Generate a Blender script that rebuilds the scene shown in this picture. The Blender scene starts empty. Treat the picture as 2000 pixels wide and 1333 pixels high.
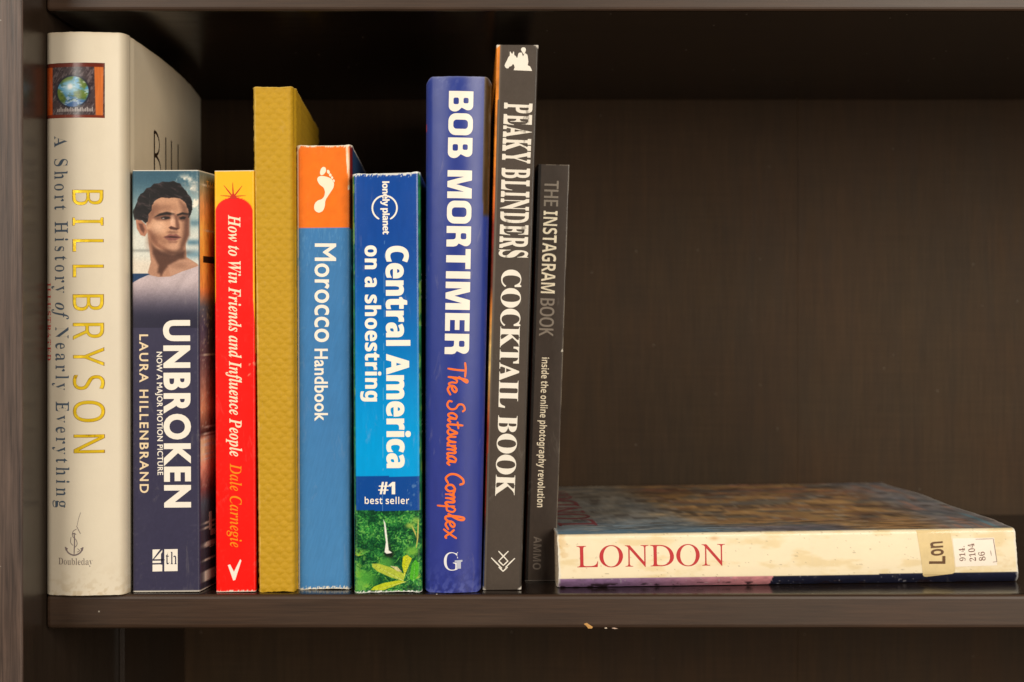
import bpy, bmesh, math, os, random
import numpy as np
from mathutils import Vector
from mathutils.geometry import delaunay_2d_cdt

random.seed(7)
SC = bpy.context.scene
COL = SC.collection

# ------------------------------------------------------------------ camera
# the shelf front is the plane y = 0; one reference pixel there is PX metres
PX = 0.000241
D = 0.69                       # camera distance to the shelf front
VX, VY = 1000.0, 622.0         # where the viewing axis meets the picture
Z0 = 1161.3                    # picture row of the shelf top at y = 0
CAMH = (Z0 - VY) * PX
cam = bpy.data.cameras.new('camera')
cam.sensor_width = 36.0
cam.lens = 36.0 * D / (2000 * PX)
cam.shift_x = 0.0
cam.shift_y = -(666.5 - VY) / 2000
cam.clip_start = 0.01
cam.clip_end = 50
cam.dof.use_dof = True
cam.dof.focus_distance = D
cam.dof.aperture_fstop = 10
camo = bpy.data.objects.new('camera', cam)
camo.location = (0, -D, CAMH)
camo.rotation_euler = (math.radians(90), 0, 0)
COL.objects.link(camo)
SC.camera = camo

# ------------------------------------------------------------------ light
world = bpy.data.worlds.new('World')
SC.world = world
world.use_nodes = True
bg = world.node_tree.nodes['Background']
bg.inputs[0].default_value = (1.0, 0.86, 0.70, 1)
bg.inputs[1].default_value = 0.03


def area(name, loc, target, sx, sy, power, col):
    l = bpy.data.lights.new(name, 'AREA')
    l.shape = 'RECTANGLE'
    l.size, l.size_y = sx, sy
    l.energy = power
    l.color = col
    o = bpy.data.objects.new(name, l)
    o.location = loc
    o.rotation_euler = (Vector(target) - Vector(loc)).to_track_quat('-Z', 'Y').to_euler()
    COL.objects.link(o)
    return o


area('window_light', (-1.05, -1.35, 0.85), (0, 0.05, 0.10), 0.8, 1.0, 23.0, (1.0, 0.94, 0.84))
area('room_light', (0.90, -1.55, 0.58), (0.05, 0.05, 0.10), 0.9, 0.9, 28.5, (1.0, 0.91, 0.78))
area('low_fill', (0.75, -1.50, -0.55), (0.10, 0.10, 0.0), 1.0, 0.7, 4.5, (1.0, 0.86, 0.70))  # added fill lamp, lifts the lower compartment and the back boards

SC.view_settings.view_transform = 'Standard'
SC.view_settings.look = 'None'
SC.view_settings.exposure = 0.0
SC.view_settings.gamma = 1.0


# ------------------------------------------------------------------ helpers
def srgb(c):
    c = np.asarray(c, dtype=np.float64) / 255.0
    return np.where(c <= 0.04045, c / 12.92, ((c + 0.055) / 1.055) ** 2.4)


def s4(c):
    r = srgb(c)
    return (float(r[0]), float(r[1]), float(r[2]), 1.0)


def unproj(px, py, y):
    k = (D + y) / D * PX
    return np.array([(px - VX) * k, y, CAMH + (VY - py) * k])


def _hash(ix, iy, seed):
    n = (ix.astype(np.int64) * 374761393 + iy.astype(np.int64) * 668265263 + seed * 974711) & 0xffffffff
    n = ((n ^ (n >> 13)) * 1274126177) & 0xffffffff
    n = (n ^ (n >> 16)) & 0xffff
    return n / 65535.0


def vnoise(x, y, seed=0):
    x = np.asarray(x, float); y = np.asarray(y, float)
    ix = np.floor(x); iy = np.floor(y)
    fx = x - ix; fy = y - iy
    fx = fx * fx * (3 - 2 * fx); fy = fy * fy * (3 - 2 * fy)
    a = _hash(ix, iy, seed); b = _hash(ix + 1, iy, seed)
    c = _hash(ix, iy + 1, seed); d = _hash(ix + 1, iy + 1, seed)
    return (a * (1 - fx) + b * fx) * (1 - fy) + (c * (1 - fx) + d * fx) * fy


def fbm(x, y, seed=0, o=4):
    r = 0; a = 0.5; t = 0
    for k in range(o):
        r = r + a * vnoise(x * 2 ** k, y * 2 ** k, seed + k * 17)
        t += a; a *= 0.55
    return r / t


def sst(a, b, x):
    t = np.clip((x - a) / (b - a + 1e-12), 0, 1)
    return t * t * (3 - 2 * t)


def mixc(rgb, col, alpha):
    col = np.asarray(col, float)
    return rgb * (1 - alpha[..., None]) + col * alpha[..., None]


def sdpoly(X, Y, pts):
    """signed distance, negative inside"""
    p = np.asarray(pts, float)
    d = np.full(X.shape, 1e18); ins = np.zeros(X.shape, bool)
    n = len(p)
    for i in range(n):
        a = p[i]; b = p[(i + 1) % n]
        ex, ey = b - a
        wx = X - a[0]; wy = Y - a[1]
        t = np.clip((wx * ex + wy * ey) / (ex * ex + ey * ey + 1e-12), 0, 1)
        d = np.minimum(d, (wx - ex * t) ** 2 + (wy - ey * t) ** 2)
        c = (a[1] > Y) != (b[1] > Y)
        with np.errstate(divide='ignore', invalid='ignore'):
            xi = ex * (Y - a[1]) / (ey if ey != 0 else 1e-12) + a[0]
        ins ^= c & (X < xi)
    d = np.sqrt(d)
    return np.where(ins, -d, d)


class Canvas:
    """flat print painted at picture coordinates"""
    def __init__(s, X, Y, col):
        s.X, s.Y = X, Y
        s.c = np.zeros(X.shape + (3,)) + np.asarray(col, float)

    def poly(s, pts, col, blur=1.0, a=1.0):
        d = sdpoly(s.X, s.Y, pts)
        s.c = mixc(s.c, col, a * (1 - sst(-blur, blur, d)))

    def ell(s, cx, cy, rx, ry, col, blur=0.3, a=1.0, rot=0.0):
        c, n = math.cos(rot), math.sin(rot)
        u = ((s.X - cx) * c + (s.Y - cy) * n) / rx; v = (-(s.X - cx) * n + (s.Y - cy) * c) / ry
        r = np.sqrt(u * u + v * v)
        s.c = mixc(s.c, col, a * (1 - sst(1 - blur, 1 + blur, r)))

    def mask(s, m, col):
        s.c = mixc(s.c, col, np.clip(m, 0, 1))

    def mul(s, f):
        s.c = s.c * f[..., None]


def link(o, parent=None):
    COL.objects.link(o)
    if parent is not None:
        o.parent = parent
    return o


def mesh_np(name, V, F, mat, parent=None, cols=None, smooth=False):
    V = np.asarray(V, np.float32)
    me = bpy.data.meshes.new(name)
    F = [np.asarray(f, np.int32) for f in (F if isinstance(F, list) else [F]) if len(f)]
    nl = sum(f.size for f in F); nf = sum(len(f) for f in F)
    me.vertices.add(len(V)); me.vertices.foreach_set('co', V.ravel())
    me.loops.add(nl); me.polygons.add(nf)
    me.loops.foreach_set('vertex_index', np.concatenate([f.ravel() for f in F]))
    tot = np.concatenate([np.full(len(f), f.shape[1], np.int32) for f in F])
    st = np.concatenate([[0], np.cumsum(tot)[:-1]]).astype(np.int32)
    me.polygons.foreach_set('loop_start', st)
    sm = np.zeros(nf, bool)
    if smooth is True:
        sm[:] = True
    elif smooth is not False:
        sm[:smooth] = True
    me.polygons.foreach_set('use_smooth', sm)
    me.update(calc_edges=True)
    me.validate()
    if cols is not None:
        a = me.color_attributes.new('print', 'FLOAT_COLOR', 'POINT')
        c4 = np.ones((len(V), 4), np.float32)
        c4[:, :3] = srgb(np.clip(cols, 0, 255))
        a.data.foreach_set('color', c4.ravel())
    if isinstance(mat, (list, tuple)):
        for m in mat:
            me.materials.append(m)
    else:
        me.materials.append(mat)
    return link(bpy.data.objects.new(name, me), parent)


def grid_faces(nr, nc, off=0):
    i = np.arange(nr - 1)[:, None] * nc + np.arange(nc - 1)[None, :] + off
    return np.stack([i, i + 1, i + nc + 1, i + nc], -1).reshape(-1, 4)


# ------------------------------------------------------------------ materials
def newmat(name):
    m = bpy.data.materials.new(name); m.use_nodes = True
    nt = m.node_tree
    return m, nt, nt.nodes, nt.links, nt.nodes['Principled BSDF']


def noise(nt, scale, detail=3, rough=0.55, vec=None, dist=0.0):
    n = nt.nodes.new('ShaderNodeTexNoise')
    n.inputs['Scale'].default_value = scale
    n.inputs['Detail'].default_value = detail
    n.inputs['Roughness'].default_value = rough
    n.inputs['Distortion'].default_value = dist
    if vec is not None:
        nt.links.new(vec, n.inputs['Vector'])
    return n


def ramp(nt, fac, stops):
    r = nt.nodes.new('ShaderNodeValToRGB')
    e = r.color_ramp.elements
    while len(e) < len(stops):
        e.new(0.5)
    for k, (p, c) in enumerate(stops):
        e[k].position = p; e[k].color = c
    nt.links.new(fac, r.inputs[0])
    return r


def mixrgb(nt, mode, fac, a, b):
    m = nt.nodes.new('ShaderNodeMix'); m.data_type = 'RGBA'; m.blend_type = mode
    for v, i in ((fac, m.inputs[0]), (a, m.inputs[6]), (b, m.inputs[7])):
        if hasattr(v, 'is_linked'):
            nt.links.new(v, i)
        else:
            i.default_value = v
    return m.outputs[2]


def coords(nt, scale=(1, 1, 1)):
    tc = nt.nodes.new('ShaderNodeTexCoord')
    mp = nt.nodes.new('ShaderNodeMapping')
    mp.inputs['Scale'].default_value = scale
    nt.links.new(tc.outputs['Object'], mp.inputs[0])
    return mp.outputs[0]


def g1(v):
    return (v, v, v, 1)


def print_mat(name, rough=0.4, coat=0.0, bump=0.05, bscale=900, spec=0.32, col=None, metal=0.0, dirt=0.10, wob=0.0):
    m, nt, N, L, P = newmat(name)
    v = coords(nt)
    if col is None:
        a = N.new('ShaderNodeAttribute'); a.attribute_name = 'print'; c = a.outputs['Color']
    else:
        c = s4(col)
    n1 = noise(nt, 90, 5, 0.65, v)
    r1 = ramp(nt, n1.outputs[0], [(0.25, g1(1 - dirt)), (0.75, g1(1.0))])
    c2 = mixrgb(nt, 'MULTIPLY', 1.0, c, r1.outputs[0])
    if col is None:                          # faint handling scuffs
        vs = coords(nt, (1.0, 1.0, 0.25))
        ns = noise(nt, 160, 5, 0.7, vs, 1.0)
        rs = ramp(nt, ns.outputs[0], [(0.60, g1(0.0)), (0.74, g1(0.10))])
        c2 = mixrgb(nt, 'MIX', rs.outputs[0], c2, s4((200, 192, 180)))
    L.new(c2, P.inputs['Base Color'])
    n3 = noise(nt, 60, 4, 0.6, v)
    rr = N.new('ShaderNodeMapRange')
    rr.inputs[3].default_value = max(0.03, rough - 0.08); rr.inputs[4].default_value = rough + 0.1
    L.new(n3.outputs[0], rr.inputs[0]); L.new(rr.outputs[0], P.inputs['Roughness'])
    P.inputs['Specular IOR Level'].default_value = spec
    P.inputs['Metallic'].default_value = metal
    P.inputs['Coat Weight'].default_value = coat
    P.inputs['Coat Roughness'].default_value = 0.12
    n2 = noise(nt, bscale, 3, 0.6, v)
    b = N.new('ShaderNodeBump'); b.inputs['Strength'].default_value = bump; b.inputs['Distance'].default_value = 0.0004
    L.new(n2.outputs[0], b.inputs['Height'])
    last = b
    if wob:
        n4 = noise(nt, 55, 2, 0.5, v)
        b2 = N.new('ShaderNodeBump'); b2.inputs['Strength'].default_value = wob; b2.inputs['Distance'].default_value = 0.002
        L.new(n4.outputs[0], b2.inputs['Height']); L.new(b.outputs[0], b2.inputs['Normal'])
        last = b2
    L.new(last.outputs[0], P.inputs['Normal'])
    if coat:
        L.new(last.outputs[0], P.inputs['Coat Normal'])
    return m


_ink = {}


def ink(col, rough=0.45, metal=0.0):
    k = (tuple(col), rough, metal)
    if k not in _ink:
        _ink[k] = print_mat('printed_ink', rough, col=col, metal=metal, bump=0.02, dirt=0.08)
    return _ink[k]


def foil_mat():
    m, nt, N, L, P = newmat('gold_foil')
    v = coords(nt)
    n = noise(nt, 130, 3, 0.6, v)
    r = ramp(nt, n.outputs[0], [(0.30, s4((170, 124, 14))), (0.38, s4((250, 206, 24))), (0.75, s4((255, 222, 60)))])
    L.new(r.outputs[0], P.inputs['Base Color'])
    P.inputs['Metallic'].default_value = 0.45
    P.inputs['Roughness'].default_value = 0.30
    b = N.new('ShaderNodeBump'); b.inputs['Strength'].default_value = 0.35; b.inputs['Distance'].default_value = 0.0006
    n2 = noise(nt, 220, 2, 0.5, v)
    L.new(n2.outputs[0], b.inputs['Height']); L.new(b.outputs[0], P.inputs['Normal'])
    return m


def distressed_mat(col, dark):
    m, nt, N, L, P = newmat('distressed_ink')
    v = coords(nt, (1, 1, 0.28))
    n = noise(nt, 2600, 2, 0.6, v)
    n2 = noise(nt, 150, 2, 0.6, v)
    mth = N.new('ShaderNodeMath'); mth.operation = 'ADD'
    L.new(n.outputs[0], mth.inputs[0]); L.new(n2.outputs[0], mth.inputs[1])
    r = ramp(nt, mth.outputs[0], [(0.27, s4(dark)), (0.36, s4(col))])
    mth.operation = 'MULTIPLY_ADD'; mth.inputs[1].default_value = 0.5
    L.new(n2.outputs[0], mth.inputs[2])
    sc = N.new('ShaderNodeMath'); sc.operation = 'MULTIPLY'; sc.inputs[1].default_value = 0.66
    L.new(mth.outputs[0], sc.inputs[0]); L.new(sc.outputs[0], r.inputs[0])
    L.new(r.outputs[0], P.inputs['Base Color'])
    P.inputs['Roughness'].default_value = 0.5
    return m


def wood_mat(name, axis, dark, light, rough, spec=0.5, speck=0.5, bump=0.25, fine=1.0, cross=False):
    m, nt, N, L, P = newmat(name)
    s = [1.0, 1.0, 1.0]; s[axis] = 0.03
    v = coords(nt, s)
    n1 = noise(nt, 1100 * fine, 3, 0.7, v, 0.4)
    s2 = [1.0, 1.0, 1.0]; s2[axis] = 0.10
    v2 = coords(nt, s2)
    n2 = noise(nt, 70, 4, 0.6, v2, 1.2)
    r = ramp(nt, n1.outputs[0], [(0.25, s4(dark)), (0.75, s4(light))])
    r2 = ramp(nt, n2.outputs[0], [(0.3, g1(0.80)), (0.7, g1(1.10))])
    c = mixrgb(nt, 'MULTIPLY', 1.0, r.outputs[0], r2.outputs[0])
    if cross:                                # faint cross texture of the printed board
        v4 = coords(nt, (0.02, 1.0, 1.0))
        n6 = noise(nt, 900, 2, 0.6, v4)
        r6 = ramp(nt, n6.outputs[0], [(0.3, g1(0.90)), (0.7, g1(1.06))])
        c = mixrgb(nt, 'MULTIPLY', 1.0, c, r6.outputs[0])
        v5 = coords(nt, (1.0, 1.0, 0.35))
        n7 = noise(nt, 16, 3, 0.55, v5, 2.5)
        r7 = ramp(nt, n7.outputs[0], [(0.35, g1(0.94)), (0.65, g1(1.04))])
        c = mixrgb(nt, 'MULTIPLY', 1.0, c, r7.outputs[0])
    v3 = coords(nt)
    n5 = noise(nt, 12, 2, 0.5, v3)
    r5 = ramp(nt, n5.outputs[0], [(0.35, (1.06, 0.98, 0.93, 1)), (0.65, (0.96, 1.0, 1.04, 1))])
    c = mixrgb(nt, 'MULTIPLY', 1.0, c, r5.outputs[0])
    if speck:
        vo = N.new('ShaderNodeTexVoronoi'); vo.inputs['Scale'].default_value = 170
        L.new(v3, vo.inputs['Vector'])
        lt = N.new('ShaderNodeMath'); lt.operation = 'LESS_THAN'; lt.inputs[1].default_value = 0.085
        L.new(vo.outputs['Distance'], lt.inputs[0])
        sep = N.new('ShaderNodeSeparateColor'); L.new(vo.outputs['Color'], sep.inputs[0])
        gt = N.new('ShaderNodeMath'); gt.operation = 'GREATER_THAN'; gt.inputs[1].default_value = 0.93
        L.new(sep.outputs[0], gt.inputs[0])
        mu = N.new('ShaderNodeMath'); mu.operation = 'MULTIPLY'
        L.new(lt.outputs[0], mu.inputs[0]); L.new(gt.outputs[0], mu.inputs[1])
        mu2 = N.new('ShaderNodeMath'); mu2.operation = 'MULTIPLY'; mu2.inputs[1].default_value = speck
        L.new(mu.outputs[0], mu2.inputs[0])
        c = mixrgb(nt, 'MIX', mu2.outputs[0], c, s4((190, 180, 165)))
    L.new(c, P.inputs['Base Color'])
    rr = N.new('ShaderNodeMapRange'); rr.inputs[3].default_value = rough - 0.05; rr.inputs[4].default_value = rough + 0.12
    L.new(n2.outputs[0], rr.inputs[0]); L.new(rr.outputs[0], P.inputs['Roughness'])
    P.inputs['Specular IOR Level'].default_value = spec
    b = N.new('ShaderNodeBump'); b.inputs['Strength'].default_value = bump; b.inputs['Distance'].default_value = 0.0003
    L.new(n1.outputs[0], b.inputs['Height']); L.new(b.outputs[0], P.inputs['Normal'])
    return m


def page_mat(axis):
    m, nt, N, L, P = newmat('page_edges')
    s = [0.05, 0.05, 0.05]; s[axis] = 1.0
    v = coords(nt, s)
    n = noise(nt, 3000, 2, 0.6, v)
    r = ramp(nt, n.outputs[0], [(0.3, s4((170, 150, 118))), (0.7, s4((226, 212, 184)))])
    L.new(r.outputs[0], P.inputs['Base Color']); P.inputs['Roughness'].default_value = 0.85
    return m


PAGES_X = page_mat(0)
PAGES_Z = page_mat(2)


# ------------------------------------------------------------------ the bookcase
def box_obj(name, x0, x1, y0, y1, z0, z1, mat, parent, bevel=0.0, segs=3):
    bm = bmesh.new()
    r = bmesh.ops.create_cube(bm, size=1)
    for v in bm.verts:
        v.co = Vector(((x0 + x1) / 2 + v.co.x * (x1 - x0), (y0 + y1) / 2 + v.co.y * (y1 - y0), (z0 + z1) / 2 + v.co.z * (z1 - z0)))
    if bevel:
        bmesh.ops.bevel(bm, geom=bm.edges[:], offset=bevel, segments=segs, profile=0.5, affect='EDGES')
    me = bpy.data.meshes.new(name); bm.to_mesh(me); bm.free()
    me.materials.append(mat)
    return link(bpy.data.objects.new(name, me), parent)


XL = (88 - VX) * PX                     # inner face of the left side
XR = 0.56
YB = 0.282                              # back panel
wood_v = wood_mat('black_brown_wood_upright', 2, (46, 36, 32), (104, 84, 73), 0.42, bump=0.4, fine=0.62)
wood_in = wood_mat('black_brown_wood_inner_side', 2, (44, 35, 28), (56, 45, 36), 0.28, spec=0.55, bump=0.04, speck=0.25)
wood_h = wood_mat('black_brown_wood_shelf', 0, (50, 35, 25), (68, 49, 35), 0.42, spec=0.4, bump=0.12, fine=0.8)
wood_b = wood_mat('black_brown_back_board', 2, (58, 43, 27), (72, 54, 36), 0.6, spec=0.2, bump=0.12, speck=0.2, fine=0.8, cross=True)
wood_top = wood_mat('black_brown_gloss_shaded_face', 0, (26, 19, 15), (38, 29, 23), 0.2, bump=0.05, speck=0.8)  # glossier shelf wood, its base darkened to put in the shade of the recess

case = bpy.data.objects.new('bookcase', None)
COL.objects.link(case)
case.location = (XL, 0, -0.29)
case['label'] = 'black brown wooden bookcase with the books on its shelf'
case['category'] = 'bookcase'


def cpart(name, x0, x1, y0, y1, z0, z1, mat, bevel=0.0012):
    o = box_obj(name, x0, x1, y0, y1, z0, z1, mat, case, bevel)
    o.location = -Vector(case.location)
    return o


YP = -D * (1 - 912.0 / 956.0)           # the side stands proud of the shelf front
side = cpart('side_panel', XL - 0.0225, XL, YP, 0.29, -0.29, 0.45, wood_v, 0.0010)
side.data.materials.append(wood_in)
for p in side.data.polygons:
    if p.normal.x > 0.9 and p.area > 0.001:
        p.material_index = 1
cpart('side_panel', XR, XR + 0.0225, YP, 0.29, -0.29, 0.45, wood_v, 0.0010)
GY = 0.130                              # a rear batten on the lower left side leaves a fine vertical step
cpart('batten', XL + 0.0002, XL + 0.0030, GY, YB - 0.0005, -0.28, -0.0175, wood_in, 0.0002)
ZS = (Z0 - 1229.5) * PX
sh1 = cpart('shelf', XL + 0.0003, XR - 0.0003, 0.0, YB - 0.0003, ZS, 0.0, wood_h, 0.0022)
ZU = (Z0 - 21.5) * PX
sh2 = cpart('shelf', XL + 0.0003, XR - 0.0003, 0.0, YB - 0.0003, ZU, ZU - ZS, wood_h, 0.0018)
for o in (sh1, sh2):
    o.data.materials.append(wood_top)
    for p in o.data.polygons:
        if abs(p.normal.z) > 0.9:
            p.material_index = 1
XS = (1558 - VX) * PX * (D + YB) / D    # joint between two back boards
cpart('back_panel', XL - 0.004, XS - 0.00002, YB, YB + 0.005, -0.285, 0.445, wood_b, 0.00015)
cpart('back_panel', XS + 0.00002, XR + 0.004, YB, YB + 0.005, -0.285, 0.445, wood_b, 0.00015)

# bare wood where the lacquer chipped off the lower arris of the shelf
raw = print_mat('bare_wood', 0.7, col=(214, 160, 92), dirt=0.35, bscale=3000, bump=0.3)


def chip(pts, mat, lift=0.00012):
    pts = [unproj(x, y, 0) for x, y in pts]
    c = sum(pts) / len(pts)
    V = [p + np.array([0, -0.00002, 0]) for p in pts] + [c + np.array([0, -lift, 0])]
    n = len(pts)
    F = [[i, (i + 1) % n, n] for i in range(n)]
    o = mesh_np('chip', np.array(V) - np.array(case.location), np.array(F), mat, case)
    return o


chip([(1140, 1219), (1146, 1217), (1152, 1221), (1158, 1225), (1156, 1228), (1149, 1228), (1145, 1223)], raw)
chip([(1181, 1226.5), (1185, 1226), (1186, 1228), (1181, 1228)], print_mat('pale_wood', 0.7, col=(225, 205, 180)))
chip([(1194, 1227), (1200, 1226.3), (1207, 1228.3), (1200, 1229)], print_mat('pale_wood', 0.7, col=(200, 170, 150)))


# ------------------------------------------------------------------ lettering
FD = os.path.join(bpy.utils.resource_path('LOCAL'), 'datafiles', 'fonts')
FONT_BI = bpy.data.fonts.load('<builtin>')
try:
    FONT_MATH = bpy.data.fonts.load(os.path.join(FD, 'NotoSansMath-Regular.woff2'))
    MATH = True
except Exception:
    FONT_MATH = FONT_BI
    MATH = False
STY = {'sans': (0x1d5a0, 0x1d5ba, None), 'sansb': (0x1d5d4, 0x1d5ee, 0x1d7ec), 'serb': (0x1d400, 0x1d41a, 0x1d7ce),
       'serbi': (0x1d468, 0x1d482, 0x1d7ce), 'seri': (0x1d434, 0x1d44e, None), 'gill': None}


def mapch(c, sty):
    if STY[sty] is None or not MATH:
        return c
    U, Lo, Dg = STY[sty]
    if 'A' <= c <= 'Z':
        return chr(U + ord(c) - 65)
    if 'a' <= c <= 'z':
        return '\u210e' if (sty == 'seri' and c == 'h') else chr(Lo + ord(c) - 97)
    if Dg and c.isdigit():
        return chr(Dg + ord(c) - 48)
    return c


_glyphs = {}


def outlines(body, sty):
    cu = bpy.data.curves.new('tmp', 'FONT')
    cu.body = body; cu.font = FONT_BI if sty == 'gill' else FONT_MATH; cu.size = 1
    o = bpy.data.objects.new('tmp', cu); COL.objects.link(o)
    dg = bpy.context.evaluated_depsgraph_get()
    oe = o.evaluated_get(dg)
    c2 = oe.to_curve(dg)
    res = []
    for sp in c2.splines:
        pts = []
        if sp.type == 'BEZIER':
            bp = sp.bezier_points; n = len(bp)
            for i in range(n):
                a, b = bp[i], bp[(i + 1) % n]
                p0, h0, h1, p1 = (np.array(q[:2]) for q in (a.co, a.handle_right, b.handle_left, b.co))
                ch = p1 - p0; l = np.hypot(*ch) + 1e-9
                dev = max(abs(ch[0] * (h0 - p0)[1] - ch[1] * (h0 - p0)[0]), abs(ch[0] * (h1 - p0)[1] - ch[1] * (h1 - p0)[0])) / l
                k = 1 if dev < 0.002 else 5
                for j in range(k):
                    t = j / k
                    pts.append((1 - t) ** 3 * p0 + 3 * (1 - t) ** 2 * t * h0 + 3 * (1 - t) * t * t * h1 + t ** 3 * p1)
        else:
            pts = [np.array(p.co[:2]) for p in sp.points]
        q = []
        for p in pts:
            if not q or np.hypot(*(p - q[-1])) > 1e-4:
                q.append(p)
        if len(q) > 2 and np.hypot(*(q[0] - q[-1])) < 1e-4:
            q.pop()
        if len(q) > 2:
            res.append(np.array(q))
    oe.to_curve_clear()
    bpy.data.objects.remove(o); bpy.data.curves.remove(cu)
    return res


def glyph(c, sty):
    k = (c, sty)
    if k not in _glyphs:
        if ('|', sty) not in _glyphs:
            w = outlines('I', sty)
            _glyphs[('|', sty)] = (w[0][:, 0].min(), len(w))
        m0, nI = _glyphs[('|', sty)]
        if c == ' ':
            w = outlines('I I', sty); w1 = outlines('II', sty)
            _glyphs[k] = ([], w[-1][:, 0].min() - w1[-1][:, 0].min())
        else:
            w = outlines(mapch(c, sty) + 'I', sty)
            _glyphs[k] = (w[:-nI], w[-nI][:, 0].min() - m0)
    return _glyphs[k]


def grow(contours, dx, dy):
    """push an outline outwards by dx sideways and dy up and down"""
    if not dx and not dy:
        return contours
    area2 = sum(float(np.sum(c[:, 0] * np.roll(c[:, 1], -1) - np.roll(c[:, 0], -1) * c[:, 1])) for c in contours)
    sg = 1 if area2 > 0 else -1
    out = []
    for c in contours:
        e = np.roll(c, -1, 0) - c
        l = np.hypot(e[:, 0], e[:, 1])[:, None] + 1e-9
        n = sg * np.stack([e[:, 1], -e[:, 0]], 1) / l
        off = dx * n[:, 0] ** 2 + dy * n[:, 1] ** 2
        r = c.copy()
        for i in range(len(c)):
            n1, n2 = n[i - 1], n[i]; d1, d2 = off[i - 1], off[i]
            det = n1[0] * n2[1] - n1[1] * n2[0]
            if abs(det) < 0.25:
                m = n1 + n2; ml = np.hypot(*m)
                r[i] = c[i] + (m / ml if ml > 1e-6 else n1) * (d1 + d2) / 2
            else:
                r[i] = c[i] + np.array([(d1 * n2[1] - d2 * n1[1]) / det, (n1[0] * d2 - n2[0] * d1) / det])
        out.append(r)
    return out


def heavy(c):
    """wide, heavy, square-shouldered capitals drawn for the blue spine"""
    def rr(x0, y0, x1, y1, r, n=6, corners=(1, 1, 1, 1)):
        p = []
        for (cx, cy, a0, on, qx, qy) in ((x1 - r, y1 - r, 0, corners[0], x1, y1), (x0 + r, y1 - r, 90, corners[1], x0, y1),
                                         (x0 + r, y0 + r, 180, corners[2], x0, y0), (x1 - r, y0 + r, 270, corners[3], x1, y0)):
            if on:
                for k in range(n + 1):
                    a = math.radians(a0 + 90 * k / n); p.append((cx + r * math.cos(a), cy + r * math.sin(a)))
            else:
                p.append((qx, qy))
        return np.array(p)
    if c == 'O':
        return [rr(0.02, 0, 0.88, 1, 0.30), rr(0.27, 0.2, 0.63, 0.8, 0.13)[::-1]], 0.90
    if c == 'I':
        return [rr(0.05, 0, 0.32, 1, 0.01, 1)], 0.37
    if c == 'E':
        return [np.array([(0.05, 0), (0.72, 0), (0.72, 0.2), (0.31, 0.2), (0.31, 0.4), (0.68, 0.4), (0.68, 0.59), (0.31, 0.59),
                          (0.31, 0.8), (0.72, 0.8), (0.72, 1), (0.05, 1)])], 0.75
    if c == 'T':
        return [np.array([(0.26, 0), (0.53, 0), (0.53, 0.79), (0.77, 0.79), (0.77, 1), (0.02, 1), (0.02, 0.79), (0.26, 0.79)])], 0.79
    if c == 'M':
        return [np.array([(0.05, 0), (0.29, 0), (0.29, 0.68), (0.46, 0), (0.68, 0), (0.85, 0.68), (0.85, 0), (1.10, 0), (1.10, 1),
                          (0.73, 1), (0.575, 0.36), (0.42, 1), (0.05, 1)])], 1.15
    if c in 'BR':
        up = [(0.80 - 0.2 + 0.2 * math.cos(a), 0.79 + 0.21 * math.sin(a)) for a in np.linspace(math.pi / 2, -0.35, 8)]
        if c == 'B':
            lo = [(0.86 - 0.22 + 0.22 * math.cos(a), 0.25 + 0.25 * math.sin(a)) for a in np.linspace(0.9, -math.pi / 2, 9)]
            o = [(0.05, 1)] + up + [(0.70, 0.53)] + lo + [(0.05, 0)]
            return [np.array(o)[::-1], rr(0.31, 0.19, 0.57, 0.41, 0.06, 3)[::-1], rr(0.31, 0.6, 0.53, 0.81, 0.06, 3)[::-1]], 0.88
        lo = [(0.70, 0.50), (0.79, 0.42), (0.82, 0.30), (0.82, 0), (0.56, 0), (0.55, 0.28), (0.52, 0.36), (0.45, 0.38), (0.31, 0.38), (0.31, 0)]
        return [np.array([(0.05, 1)] + up + lo + [(0.05, 0)])[::-1], rr(0.31, 0.58, 0.54, 0.81, 0.06, 3)[::-1]], 0.86
    return [], 0.45


CUT_S = [0.001 * i for i in range(1, 32)]


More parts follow.
